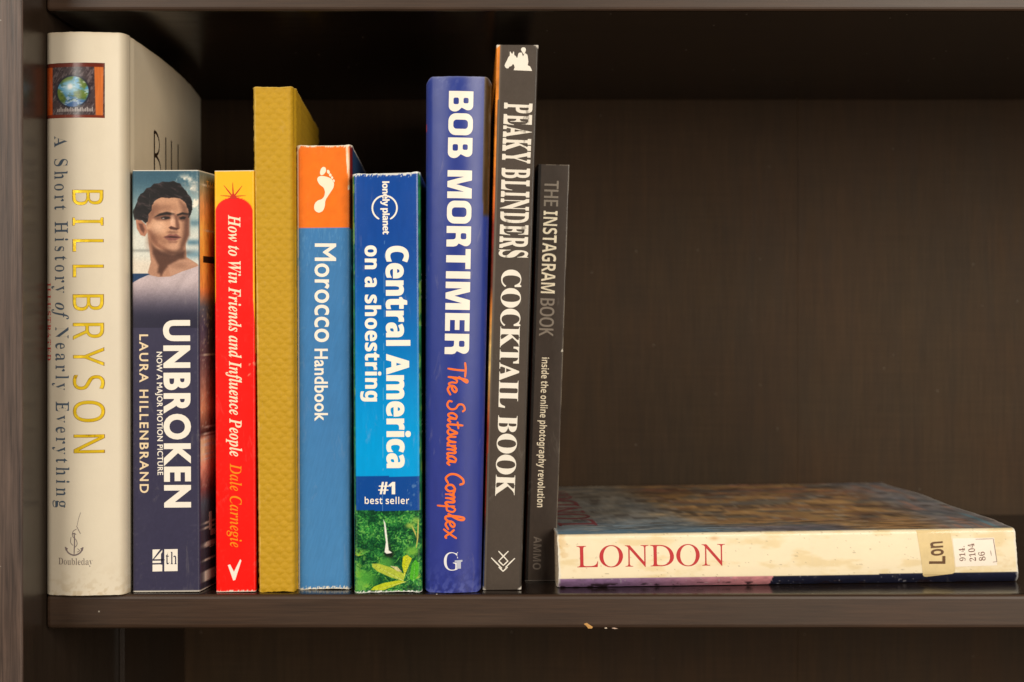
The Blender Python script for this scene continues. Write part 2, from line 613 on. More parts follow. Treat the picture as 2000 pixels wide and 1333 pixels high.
class Flat:
    """flat print collected at picture coordinates, later laid on a surface"""
    def __init__(s):
        s.v = []; s.f = []; s.k = 0

    def contours(s, cs):
        """fill closed outlines by winding number, so that overlaps and holes come out right"""
        if not cs:
            return
        pts = []; ed = []
        for c in cs:
            o = len(pts); n = len(c)
            pts += [Vector((float(p[0]), float(p[1]))) for p in c]
            ed += [(o + i, o + (i + 1) % n) for i in range(n)]
        r = delaunay_2d_cdt(pts, ed, [], 0, 1e-6)
        if not len(r[2]):
            return
        P = np.array([q[:] for q in r[0]]); T = np.array([t[:3] for t in r[2]])
        M = P[T].mean(1)
        wn = np.zeros(len(M))
        for c in cs:
            c = np.asarray(c, float); d = np.roll(c, -1, 0)
            for (ax, ay), (bx, by) in zip(c, d):
                side = (bx - ax) * (M[:, 1] - ay) - (M[:, 0] - ax) * (by - ay)
                wn += ((ay <= M[:, 1]) & (by > M[:, 1]) & (side > 0)).astype(int)
                wn -= ((ay > M[:, 1]) & (by <= M[:, 1]) & (side < 0)).astype(int)
        off = len(s.v)
        s.v += [(p[0], p[1], 0.0) for p in P]
        s.f += [tuple(off + int(i) for i in t) for t in T[wn != 0]]
        s.k += 1

    def poly(s, pts):
        s.contours([np.array(pts, float)])
        return s

    def ring(s, cx, cy, r0, r1, n=40):
        a = np.linspace(0, 2 * math.pi, n, endpoint=False)
        s.contours([np.stack([cx + r1 * np.cos(a), cy + r1 * np.sin(a)], 1), np.stack([cx + r0 * np.cos(a), cy + r0 * np.sin(a)], 1)[::-1]])
        return s

    def disc(s, cx, cy, rx, ry=None, rot=0, n=20):
        ry = ry or rx
        a = np.linspace(0, 2 * math.pi, n, endpoint=False)
        x, y = rx * np.cos(a), ry * np.sin(a); c, q = math.cos(rot), math.sin(rot)
        s.contours([np.stack([cx + x * c - y * q, cy + x * q + y * c], 1)])
        return s

    def stroke(s, pts, w, smooth=True, taper=0.0, n=5):
        p = np.array(pts, float)
        if smooth and len(p) > 2:
            q = np.vstack([2 * p[0] - p[1], p, 2 * p[-1] - p[-2]]); r = []
            for i in range(1, len(q) - 2):
                for j in range(n):
                    t = j / n; a, b, c, d = q[i - 1], q[i], q[i + 1], q[i + 2]
                    r.append(0.5 * (2 * b + (c - a) * t + (2 * a - 5 * b + 4 * c - d) * t * t + (3 * b - a - 3 * c + d) * t ** 3))
            r.append(p[-1]); p = np.array(r)
        tn = np.gradient(p, axis=0); tn /= np.hypot(tn[:, 0], tn[:, 1])[:, None] + 1e-9
        ext = w * 0.25
        p = p.copy(); p[0] -= tn[0] * ext; p[-1] += tn[-1] * ext
        nn = np.stack([-tn[:, 1], tn[:, 0]], 1)
        u = np.linspace(0, 1, len(p)); ww = w * 0.5 * (1 - taper * u)
        ww[0] *= 0.7; ww[-1] *= 0.7
        s.k += 1; z = s.k * 0.000004; off = len(s.v)
        for i in range(len(p)):
            s.v += [(*(p[i] + nn[i] * ww[i]), z), (*(p[i] - nn[i] * ww[i]), z)]
        for i in range(len(p) - 1):
            a = off + 2 * i; s.f.append((a, a + 1, a + 3, a + 2))
        return s

    def text(s, txt, sty, p0, p1, h, track=0.0, dx=0.0, dy=0.0, shear=0.0, caps='H', wmul=1.0):
        """txt set from p0 to p1 on its baseline with capitals h high; up is to the right of reading downwards"""
        p0 = np.array(p0, float); p1 = np.array(p1, float)
        L = np.hypot(*(p1 - p0)); A = (p1 - p0) / L; B = np.array([A[1], -A[0]])
        if sty == 'heavy':
            ch = 1.0; gl = heavy
        else:
            ref = np.vstack(glyph(caps, sty)[0]); ch = ref[:, 1].max() - max(0, ref[:, 1].min())
            gl = lambda c: glyph(c, sty)
        x = 0; items = []
        for c in txt:
            cs, adv = gl(c)
            cs = grow(cs, dx, dy)
            items.append([np.stack([q[:, 0] + x - shear * q[:, 1], q[:, 1]], 1) for q in cs])
            x += adv * wmul + track
        allp = np.vstack([q for it in items for q in it])
        x0, x1 = allp[:, 0].min(), allp[:, 0].max()
        sx = L / (x1 - x0); sy = h / ch
        for it in items:
            s.contours([p0 + ((q[:, :1] - x0) * sx) * A + (q[:, 1:] * sy) * B for q in it])
        return s

    def build(s, name, mat, parent, fmap, cuts=(), face_to=None, axis=0):
        bm = bmesh.new()
        vs = [bm.verts.new(v) for v in s.v]
        for f in s.f:
            try:
                bm.faces.new([vs[i] for i in f])
            except ValueError:
                pass
        xs = [v[axis] for v in s.v]
        pn = (1, 0, 0) if axis == 0 else (0, 1, 0)
        for c in cuts:
            if min(xs) < c < max(xs):
                bmesh.ops.bisect_plane(bm, geom=bm.verts[:] + bm.edges[:] + bm.faces[:], plane_co=(c, c, 0), plane_no=pn, dist=1e-5)
        bm.verts.index_update()
        co = np.array([v.co[:] for v in bm.verts])
        W = fmap(co[:, 0], co[:, 1], co[:, 2])
        for v, w in zip(bm.verts, W):
            v.co = w
        bm.normal_update()
        if face_to is not None and sum((f.normal * f.calc_area() for f in bm.faces), Vector()).dot(Vector(face_to)) < 0:
            bmesh.ops.reverse_faces(bm, faces=bm.faces[:])
        for f in list(bm.faces):
            if f.calc_area() < 1e-13:
                bm.faces.remove(f)
        bmesh.ops.delete(bm, geom=[v for v in bm.verts if not v.link_faces], context='VERTS')
        me = bpy.data.meshes.new(name); bm.to_mesh(me); bm.free()
        me.materials.append(mat)
        return link(bpy.data.objects.new(name, me), parent)


# ------------------------------------------------------------------ books
class Book:
    """A bound book: outer case laid over a plan profile and lifted between four picture corners of the spine.
    t runs across the spine (0..1), v along it (0..1); depth goes into the shelf."""

    def __init__(s, name, label, tl, tr, br, bl, deep, yaw=-3.0, r=0.001, bulge=0.0, thick=0.0005, board=False,
                 lying=False, ys=None, rr=None, dxl=None, dxr=None, group='books standing on the shelf', category='book'):
        s.lying = lying
        if not lying:
            yb = max(0.0, D * ((Z0 - VY) / (max(br[1], bl[1]) - VY) - 1))
            c = [unproj(p[0], p[1], yb) for p in (tl, tr, bl, br)]
            s.pc = np.array([tl, tr, bl, br], float)
            lo = min(c[2][2], c[3][2])
            for k in (2, 3):
                c[k][2] = c[k][2] - lo + 0.0002
            s.dd = np.array([math.tan(math.radians(yaw)), 1, 0]); s.ld = np.array([1.0, 0, 0])
        else:
            yl = D * ((Z0 - VY) / (bl[1] - VY) - 1); yr = D * ((Z0 - VY) / (br[1] - VY) - 1)
            c = [unproj(*tl, yl), unproj(*bl, yl), unproj(*tr, yr), unproj(*br, yr)]
            c[1][2] = c[3][2] = 0.0003
            s.pc = np.array([tl, bl, tr, br], float)
            e = c[3] - c[1]; e /= np.linalg.norm(e)
            s.dd = np.array([-e[1], e[0], 0]); s.ld = np.array([0, 0, -1.0])
        s.c = np.array(c)
        s.w = (np.linalg.norm(c[1] - c[0]) + np.linalg.norm(c[3] - c[2])) / 2
        s.h = np.linalg.norm(s.c[2] - s.c[0])
        s.r = r; s.rr = rr or r; s.bulge = bulge; s.deep = deep; s.thick = thick; s.board = board
        s.ys = ys or s._ys
        z = lambda q: 0 * q
        s.dxl = dxl or z; s.dxr = dxr or z
        s.base = (s.c[2] + s.c[3]) / 2 + s.dd * 0.0 if not lying else (s.c[1] + s.c[3]) / 2
        s.e = bpy.data.objects.new(name, None)
        s.e.location = s.base
        s.e['label'] = label; s.e['category'] = category
        if group:
            s.e['group'] = group
        COL.objects.link(s.e)
        s.relief = None

    def _ys(s, t):
        y = -s.bulge * (1 - (2 * t - 1) ** 2)
        for d, r in ((t * s.w, s.r), ((1 - t) * s.w, s.rr)):
            q = np.clip(r - d, 0, r)
            y = y + r - np.sqrt(np.maximum(r ** 2 - q ** 2, 0))
        return y

    def bil(s, C, t, v):
        t = np.asarray(t)[..., None]; v = np.asarray(v)[..., None]
        return (C[0] * (1 - t) + C[1] * t) * (1 - v) + (C[2] * (1 - t) + C[3] * t) * v

    def emb(s, t, v, y, dx=0.0):
        y = np.asarray(y, float)[..., None]; dx = np.asarray(dx, float)
        dx = np.broadcast_to(dx, y.shape[:-1])[..., None]
        return s.bil(s.c, t, v) + s.dd * y + s.ld * dx - s.base

    def inv(s, px, py):
        px = np.asarray(px, float); py = np.asarray(py, float)
        t = np.full(px.shape, 0.5); v = np.full(px.shape, 0.5)
        P = s.pc
        for _ in range(8):
            q = s.bil(P, t, v)
            ex = px - q[..., 0]; ey = py - q[..., 1]
            jt = (P[1] - P[0]) * (1 - v)[..., None] + (P[3] - P[2]) * v[..., None]
            jv = (P[2] - P[0]) * (1 - t)[..., None] + (P[3] - P[1]) * t[..., None]
            det = jt[..., 0] * jv[..., 1] - jt[..., 1] * jv[..., 0]
            t = t + (ex * jv[..., 1] - ey * jv[..., 0]) / det
            v = v + (jt[..., 0] * ey - jt[..., 1] * ex) / det
        return t, v

    def on_spine(s, lift=0.00006):
        def f(px, py, k):
            t, v = s.inv(px, py)
            tc = np.clip(t, 0.0, 1.0)
            return s.emb(tc, np.clip(v, 0.0005, 0.9995), s.ys(tc) - lift - k)
        return f

    def on_cover(s, side, lift=0.00006):
        """first coordinate: metres behind the spine edge, second: v along the spine"""
        def f(sv, v, k):
            e = 0.0 if side < 0 else 1.0
            dx = (s.dxl if side < 0 else s.dxr)(sv)
            return s.emb(np.full(sv.shape, e), v, sv + float(s.ys(np.array([e]))[0]), dx + side * (lift + k))
        return f

    def cuts(s):
        if not s.bulge and s.ys == s._ys:
            x0, x1 = s.pc[:, 0].min(), s.pc[:, 0].max()
            return [x0 + 3, x0 + 6, x1 - 6, x1 - 3] if not s.lying else []
        x0, x1 = s.pc[:, 0].min(), s.pc[:, 0].max()
        if s.lying:
            x0, x1 = s.pc[:, 1].min(), s.pc[:, 1].max()
        return list(np.linspace(x0, x1, 26)[1:-1])

    def case(s, paint, mat, step_t=0.0005, step_v=0.0006, cap=(225, 215, 195), rag=0.0, corner=0.0):
        r = s.r
        th = np.linspace(0, math.pi / 2, 6)
        de = r * (1 - np.cos(th)) / s.w; de2 = s.rr * (1 - np.cos(th)) / s.w
        n = max(2, int((1 - de[-1] - de2[-1]) * s.w / step_t))
        t = np.concatenate([de[:-1], np.linspace(de[-1], 1 - de2[-1], n), (1 - de2[:-1])[::-1]])
        sv = np.concatenate([np.arange(0.0008, 0.032, 0.0008), np.linspace(0.034, s.deep, 24)])
        T = np.concatenate([np.zeros(len(sv)), t, np.ones(len(sv))])
        S = np.concatenate([-sv[::-1], np.zeros(len(t)), sv])
        nv = max(2, int(s.h / step_v))
        vv = np.linspace(0, 1, nv)
        ys = s.ys(t)
        Y = np.concatenate([sv[::-1] + ys[0], ys, sv + ys[-1]])
        DX = np.concatenate([s.dxl(sv[::-1]), 0 * t, s.dxr(sv)])
        TT, VV = np.meshgrid(T, vv); SS = np.broadcast_to(S, TT.shape); YY = np.broadcast_to(Y, TT.shape).copy(); DD = np.broadcast_to(DX, TT.shape).copy()
        px = s.bil(s.pc, TT, VV)
        if s.relief is not None:
            hgt = s.relief(px[..., 0] + SS / PX * (1 if True else 0), px[..., 1])
            DD = DD + np.sign(SS) * hgt
            YY = YY - np.where(SS == 0, hgt, 0)
        VR = VV.copy()
        if rag:
            jit = (fbm(TT * 7 + SS * 120, VV * 0 + 3.1, 5, 3) - 0.5) * rag / s.h
            VR = VV + jit * (np.exp(-VV * s.h / 0.004) - np.exp(-(1 - VV) * s.h / 0.004))
        if corner:
            de_ = np.where(SS == 0, np.minimum(TT, 1 - TT) * s.w, 0)
            k_ = corner * (1 - np.clip(de_ / corner, 0, 1)) ** 2 * np.exp(-np.abs(SS) / 0.008)
            VR = VR + k_ / s.h * (np.exp(-VV * s.h / 0.008) - 0.4 * np.exp(-(1 - VV) * s.h / 0.008))
        P = s.emb(TT, VR, YY, DD)
        colr = paint(px[..., 0], px[..., 1], SS, TT, VV)
        nt = len(T)
        V = [P.reshape(-1, 3)]; C = [colr.reshape(-1, 3)]
        F = grid_faces(nv, nt)
        if not s.lying:
            F = F[:, ::-1]
        nout = len(F)
        # inner face and rims
        nx = np.gradient(DX + T * s.w); ny = np.gradient(Y); l = np.hypot(nx, ny) + 1e-9
        inn_dx = DX - ny / l * s.thick; inn_y = Y + nx / l * s.thick
        inn_dx = np.where(S > 0, DX - s.thick, np.where(S < 0, DX + s.thick, 0)); inn_y = np.where(S == 0, Y + s.thick, Y)
        cl = np.clip(T, s.thick / s.w, 1 - s.thick / s.w)
        it = np.where(S == 0, cl, T)
        off = nv * nt
        top_o = P[0]; bot_o = P[-1]
        top_i = s.emb(it, 0 * it, inn_y, inn_dx); bot_i = s.emb(it, 0 * it + 1, inn_y, inn_dx)
        V += [top_o, top_i, bot_o, bot_i, top_i, bot_i]
        capc = np.zeros((nt, 3)) + np.asarray(cap, float)
        C += [capc] * 6
        i = np.arange(nt - 1)
        q = lambda a, b: np.stack([a + i, a + i + 1, b + i + 1, b + i], 1)
        o = [off + k * nt for k in range(6)]
        F = np.concatenate([F, q(o[1], o[0]), q(o[2], o[3]), q(o[4], o[5])])
        # fore edge rims
        k0 = off + 6 * nt
        V += [np.stack([top_o[0], top_i[0], bot_i[0], bot_o[0], top_o[-1], top_i[-1], bot_i[-1], bot_o[-1]])]
        C += [np.zeros((8, 3)) + np.asarray(cap, float)]
        F = np.concatenate([F, [[k0, k0 + 1, k0 + 2, k0 + 3], [k0 + 7, k0 + 6, k0 + 5, k0 + 4]]])
        return mesh_np('cover', np.concatenate(V), F, mat, s.e, np.concatenate(C), smooth=nout)

    def pages(s):
        ins = 0.003 if s.board else 0.0004
        e = (s.thick + 0.0003) / s.w
        a = ins / s.h
        yb = s.deep - (0.004 if s.board else 0.0008)
        rows = []
        n = 10
        for v in (a, 1 - a):
            tt = np.linspace(e, 1 - e, n)
            fr = s.emb(tt, 0 * tt + v, np.maximum(s.ys(tt), 0) + s.thick + 0.0012, 0 * tt)
            mid = s.deep * 0.5
            sides_r = s.emb(np.full(3, 1 - e), np.full(3, v), np.array([0.02, mid, yb]), s.dxr(np.array([0.02, mid, yb])) - 0.0002)
            sides_l = s.emb(np.full(3, e), np.full(3, v), np.array([yb, mid, 0.02]), s.dxl(np.array([yb, mid, 0.02])) + 0.0002)
            rows.append(np.vstack([fr, sides_r, sides_l]))
        m = len(rows[0])
        V = np.vstack(rows)
        bm = bmesh.new()
        vs = [bm.verts.new(p) for p in V]
        bm.faces.new(vs[:m]); bm.faces.new(vs[m:][::-1])
        for k in range(m):
            bm.faces.new((vs[k], vs[(k + 1) % m], vs[m + (k + 1) % m], vs[m + k]))
        me = bpy.data.meshes.new('page_block'); bm.to_mesh(me); bm.free()
        me.materials.append(PAGES_Z if s.lying else PAGES_X)
        return link(bpy.data.objects.new('page_block', me), s.e)

    def put(s, flat, name, mat, lift=0.00006, label=None, parent=None):
        o = flat.build(name, mat, parent or s.e, s.on_spine(lift), s.cuts(), -s.dd, 1 if s.lying else 0)
        if label:
            o['label'] = label
        return o

    def patch(s, name, x0, x1, y0, y1, step, paint, mat, lift=0.00004, label=None):
        """a printed picture: a fine grid laid on the spine"""
        nx = int((x1 - x0) / step) + 1; ny = int((y1 - y0) / step) + 1
        X, Y = np.meshgrid(np.linspace(x0, x1, nx), np.linspace(y0, y1, ny))
        t, v = s.inv(X, Y)
        t = np.clip(t, 0, 1); v = np.clip(v, 0.0, 1.0)
        P = s.emb(t, v, s.ys(t) - lift)
        o = mesh_np(name, P.reshape(-1, 3), grid_faces(ny, nx)[:, ::-1], mat, s.e, paint(X, Y).reshape(-1, 3), smooth=True)
        if label:
            o['label'] = label
        return o


def wear(c, px, py, T, V, S, book, top=0.0, bot=0.0, lc=0.0, rc=0.0, col=(232, 222, 205), seed=3, spots=0.0):
    """paper showing through at rubbed edges; widths in metres"""
    dt = V * book.h; db = (1 - V) * book.h
    dl = np.where(S == 0, T * book.w, -S); dr = np.where(S == 0, (1 - T) * book.w, S)
    n = fbm(px * 0.16, py * 0.05, seed, 4); n2 = fbm(px * 0.5, py * 0.5, seed + 9, 3)
    m = np.zeros(px.shape)
    for d, w, nn in ((dt, top, n2), (db, bot, n2), (np.abs(dl - book.r * 0.4), lc, fbm(py * 0.03, px * 0.2, seed + 4, 4)), (np.abs(dr - book.r * 0.4), rc, fbm(py * 0.03, px * 0.2, seed + 5, 4))):
        if w > 0:
            lim = w * np.clip((nn - 0.30) * 3.2, 0.0, 2)
            m = np.maximum(m, 1 - sst(lim * 0.7, lim + 1e-5 + 0.0002, d))
    if spots:
        m = np.maximum(m, sst(0.80, 0.86, vnoise(px * 0.22, py * 0.22, seed + 40)) * spots * np.exp(-np.minimum(np.minimum(dt, db), np.minimum(dl, dr)) / 0.003))
    return mixc(c, col, np.clip(m, 0, 1))


def speckle(c, px, py, seed, amt=0.05, k=0.5):
    return c * (1 + amt * (vnoise(px * k, py * k, seed) - 0.5))[..., None]


# ================================================================= 1 cream hardback with a globe
def bow(q):
    return np.interp(q, [0, 0.003, 0.006, 0.011, 0.054, 0.11, 0.15, 0.2], [0, 0.0003, -0.0003, 0.0004, 0.0008, -0.0003, -0.003, -0.0078])


B = Book('hardback_book', 'thick cream hardback with gold lettering and a small globe picture, against the bookcase side',
         (88.3, 66), (245, 66), (247, 1161.5), (88.3, 1161.5), 0.2, yaw=0.0, r=0.0032, bulge=0.0045, thick=0.0028, board=True,
         dxr=bow, dxl=lambda q: 0.0002 + q * 0.004)
b1 = print_mat('matt_cream_jacket', 0.42, bump=0.08, bscale=700, dirt=0.05, wob=0.03)


def paint1(px, py, S, T, V):
    c = np.zeros(px.shape + (3,)) + np.array((223, 211, 188.))
    c = mixc(c, (206, 194, 178), sst(190, 95, px) * 0.5)  # soft shade of the proud side panel painted in, greyer to the left
    c = mixc(c, (206, 194, 174), 0.5 * fbm(px * 0.02, py * 0.006, 3, 3))
    db = (1 - V) * B.h
    cr = sst(0.52, 0.60, fbm(px * 0.10, py * 0.12, 12, 3)) * np.exp(-db / 0.006)
    c = mixc(c, (188, 168, 136), 0.6 * cr)
    c = mixc(c, (198, 180, 150), 0.5 * np.exp(-V * B.h / 0.0012))
    return c


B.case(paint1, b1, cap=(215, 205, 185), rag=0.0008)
B.pages()


def globe(X, Y):
    cv = Canvas(X, Y, (74, 62, 64))
    n = fbm(X * 0.35 + 0.2 * Y, Y * 0.12, 21, 3)
    cv.mask(0.6 * sst(0.5, 0.7, n), (132, 118, 120))
    cv.mask(0.6 * sst(0.55, 0.7, fbm(X * 0.3, Y * 0.3, 8)), (46, 36, 42))
    d = np.hypot((X - 147) / 35, (Y - 182) / 33)
    cv.mask((1 - sst(0.9, 1.08, d)) * 1.0, (40, 40, 52))
    g = Canvas(X, Y, (86, 156, 196))
    g.mask(sst(170, 214, Y), (58, 96, 150))
    for pts in ([(124, 150), (140, 153), (150, 152), (146, 160), (134, 163), (120, 166)], [(114, 175), (122, 178), (128, 186), (134, 196), (130, 206), (120, 200), (114, 190)],
                [(158, 152), (172, 156), (178, 168), (170, 178), (162, 172), (160, 162)], [(150, 182), (166, 178), (178, 186), (172, 198), (158, 196), (150, 190)]):
        g.poly(pts, (104, 124, 44), 3.0, 0.95)
    g.mask(0.55 * sst(0.56, 0.64, fbm(X * 0.12, Y * 0.2, 77, 4)), (60, 86, 46))
    g.mask(0.5 * sst(0.60, 0.68, fbm(X * 0.08 + 3, Y * 0.22, 78, 4)), (220, 232, 236))
    g.ell(142, 173, 12, 12, (190, 226, 240), 0.9, 0.9)
    g.ell(142, 172, 5, 5, (250, 252, 250), 0.6, 1)
    cv.c = cv.c * sst(0.86, 0.93, d)[..., None] + g.c * (1 - sst(0.86, 0.93, d))[..., None]
    rip = (Y > 214 + 2 * np.sin(X * 0.6)) & (Y < 221)
    cv.mask(rip * (0.5 + 0.4 * np.sin(X * 1.9)) * (np.abs(X - 150) < 36), (206, 196, 190))
    cv.poly([(88, 128), (105, 133), (105, 226), (107, 231), (88, 231)], (206, 90, 34), 1.0)
    cv.poly([(189, 132), (206, 128), (205, 231), (192, 229)], (222, 124, 60), 1.0)
    cv.mask(0.35 * fbm(X * 0.5, Y * 0.03, 5) * ((X < 106) | (X > 189)), (120, 44, 18))
    cv.poly([(88, 126), (209, 127), (206, 134), (88, 134)], (104, 40, 28), 1.0)
    cv.poly([(88, 226), (207, 228), (208, 233), (88, 233)], (120, 50, 34), 1.0)
    return cv.c


B.patch('cover_picture', 88.6, 208.5, 126, 233, 0.9, globe, print_mat('gloss_picture', 0.2, coat=0.15, bump=0.02, dirt=0.03),
        label='glossy globe seen between orange curtains')
nm = B.put(Flat().text('BILL', 'sans', (147, 374), (148, 542), 58, track=0.22, dx=-0.002, dy=-0.004)
           .text('BRYSON', 'sans', (148, 577), (150, 884), 58, track=0.16, dx=-0.002, dy=-0.004), 'author_name', foil_mat(), 0.00012, label='raised gold lettering')
B.put(Flat().text('BILL', 'sans', (146.4, 373), (147.4, 543), 59.2, track=0.22, dx=0.006, dy=0.003)
      .text('BRYSON', 'sans', (147.4, 576), (149.4, 885), 59.2, track=0.16, dx=0.006, dy=0.003), 'letter_edge_shade', ink((146, 112, 50)), 0.00006, parent=nm)  # dark reflections round the foil letters, painted as a flat brown layer
blue_ink = ink((78, 92, 108), 0.5)
B.put(Flat().text('A Short History', 'serb', (109, 268), (111, 574), 27, track=0.12, dx=-0.014, dy=0.006)
      .text('of', 'serbi', (111, 592), (111.4, 625), 27, track=0.05, dx=-0.005, dy=0.004)
      .text('Nearly Everything', 'serb', (111.5, 640), (113.5, 991), 27, track=0.12, dx=-0.014, dy=0.006), 'title', blue_ink)
B.put(Flat().text('ILLUSTRATED', 'serb', (91.2, 554), (91.6, 705), 9.5, track=0.10, dx=0.0, dy=0.003), 'subtitle', ink((204, 62, 56)))
B.put(Flat().text('Doubleday', 'serb', (118, 1101.5), (186, 1101.5), 12.5, track=0.0, dx=-0.016, dy=0.002), 'publisher_name', ink((112, 98, 94)))
grey_ink = ink((118, 104, 104))
a = Flat()
a.stroke([(150, 1040), (151, 1055), (150, 1082)], 2.2)
a.stroke([(133, 1068), (138, 1078), (150, 1083), (162, 1078), (167, 1068)], 2.8)
a.poly([(131, 1067), (138, 1070), (133, 1075)]); a.poly([(169, 1067), (162, 1070), (167, 1075)])
a.stroke([(146, 1043), (150, 1040), (154, 1043)], 1.4)
a.stroke([(163, 1000), (159, 1012), (156, 1026)], 0.8)
a.stroke([(155, 1032), (148, 1037), (147, 1046), (154, 1053), (156, 1062), (150, 1069)], 1.3)
a.stroke([(157, 1070), (161, 1074), (156, 1077)], 1.2)
a.stroke([(155, 1026), (160, 1036), (163, 1041)], 1.2); a.stroke([(144, 1048), (143, 1058), (148, 1064)], 1.2)
B.put(a, 'publisher_logo', grey_ink)
# the author's name begins on the front board, half hidden by the next book
k = Flat()


def cov(d_mm, z):                     # depth behind the spine, height above the shelf -> cover coordinates
    return (d_mm / 1000.0, 1 - z / B.h)


def cstroke(f, pts, w=0.0016):
    q = np.array([cov(*p) for p in pts]); q[:, 1] *= 1.0
    f.k += 1
    off = len(f.v)
    p = np.array([[a[0], (1 - a[1]) * B.h] for a in q])
    tn = np.gradient(p, axis=0); tn /= np.hypot(tn[:, 0], tn[:, 1])[:, None] + 1e-9
    nn = np.stack([-tn[:, 1], tn[:, 0]], 1)
    for i in range(len(p)):
        for sgn in (1, -1):
            w2 = p[i] + nn[i] * sgn * w / 2
            f.v.append((w2[0], 1 - w2[1] / B.h, f.k * 0.000004))
    for i in range(len(p) - 1):
        f.f.append((off + 2 * i, off + 2 * i + 1, off + 2 * i + 3, off + 2 * i + 2))


zt, zb = 0.2245, 0.1985
zm = (zt + zb) / 2 + 0.001
cstroke(k, [(49, zb), (49, zt)], 0.0023)
arc = lambda x0, x1, a0, a1: [(x0, a1)] + [(x0 + (x1 - x0) * math.cos(t), (a0 + a1) / 2 + (a1 - a0) / 2 * math.sin(t)) for t in np.linspace(math.pi / 2, -math.pi / 2, 9)] + [(x0, a0)]
cstroke(k, arc(49, 60, zm, zt)); cstroke(k, arc(49, 63, zb, zm))
cstroke(k, [(75, zb), (75, zt)], 0.0023)
for q in (89, 106):
    cstroke(k, [(q, zb), (q, zt)], 0.0023); cstroke(k, [(q, zb), (q + 10, zb)])
o = k.build('author_name', ink((40, 26, 18)), B.e, B.on_cover(1), CUT_S)
o['label'] = 'thin dark capitals on the front board'

# ================================================================= 2 dark paperback with a man's portrait
B = Book('paperback_book', 'dark blue paperback with a man looking aside at its top and bold white capitals',
         (257.5, 333), (388, 332.5), (391, 1156.5), (259, 1157.5), 0.128, yaw=-1.0, r=0.0012, thick=0.0004,
         dxr=lambda q: np.interp(q, [0, 0.003, 0.02, 0.06, 0.128], [0, 0.0006, 0.0034, 0.0042, 0.0035]), dxl=lambda q: q * 0.008)
b2 = print_mat('satin_print', 0.33, bump=0.04, dirt=0.06, wob=0.02)


def paint2(px, py, S, T, V):
    y = py
    navy = np.array((58, 55, 78.))
    c = np.zeros(px.shape + (3,)) + navy
    c = mixc(c, (84, 124, 146), 1 - sst(560, 640, y))
    c = speckle(c, px, py, 4, 0.06, 0.3)
    ky = [330, 370, 395, 440, 495, 560, 600, 640, 700, 800, 850, 862, 890, 960, 985, 1040, 1157]
    cs = np.stack([np.interp(y, ky, q) for q in
                   ((58, 128, 158, 190, 206, 196, 74, 60, 84, 160, 60, 200, 214, 96, 60, 46, 40),
                    (74, 110, 112, 128, 122, 112, 74, 52, 64, 112, 40, 150, 150, 60, 66, 44, 38),
                    (78, 80, 70, 64, 54, 60, 86, 72, 70, 84, 40, 118, 120, 60, 76, 52, 46))], -1)
    m = S * 1000
    cs = np.clip(cs * 1.45, 0, 255)
    cs = mixc(cs, (190, 44, 26), 0.75 * sst(10, 20, m) * sst(440, 470, y) * (1 - sst(520, 560, y)))
    n = fbm(px * 0.1 + m * 0.6, py * 0.07, 31, 4)
    cs = cs * (0.8 + 0.4 * n)[..., None]
    cs = mixc(cs, (230, 214, 190), 0.5 * (y > 600) * sst(0.64, 0.72, fbm(px * 0.1 + m, py * 0.2, 33, 3)) * sst(0, 2, m) * (y < 960))
    c = np.where((S > 0)[..., None], cs, c)
    c = np.where((S < 0)[..., None], np.array((40, 44, 60.)), c)
    c = wear(c, px, py, T, V, S, B, top=0.0003, bot=0.0003, lc=0.0, rc=0.0, seed=11, spots=0.12)
    return c


B.case(paint2, b2, step_v=0.0008)
B.pages()


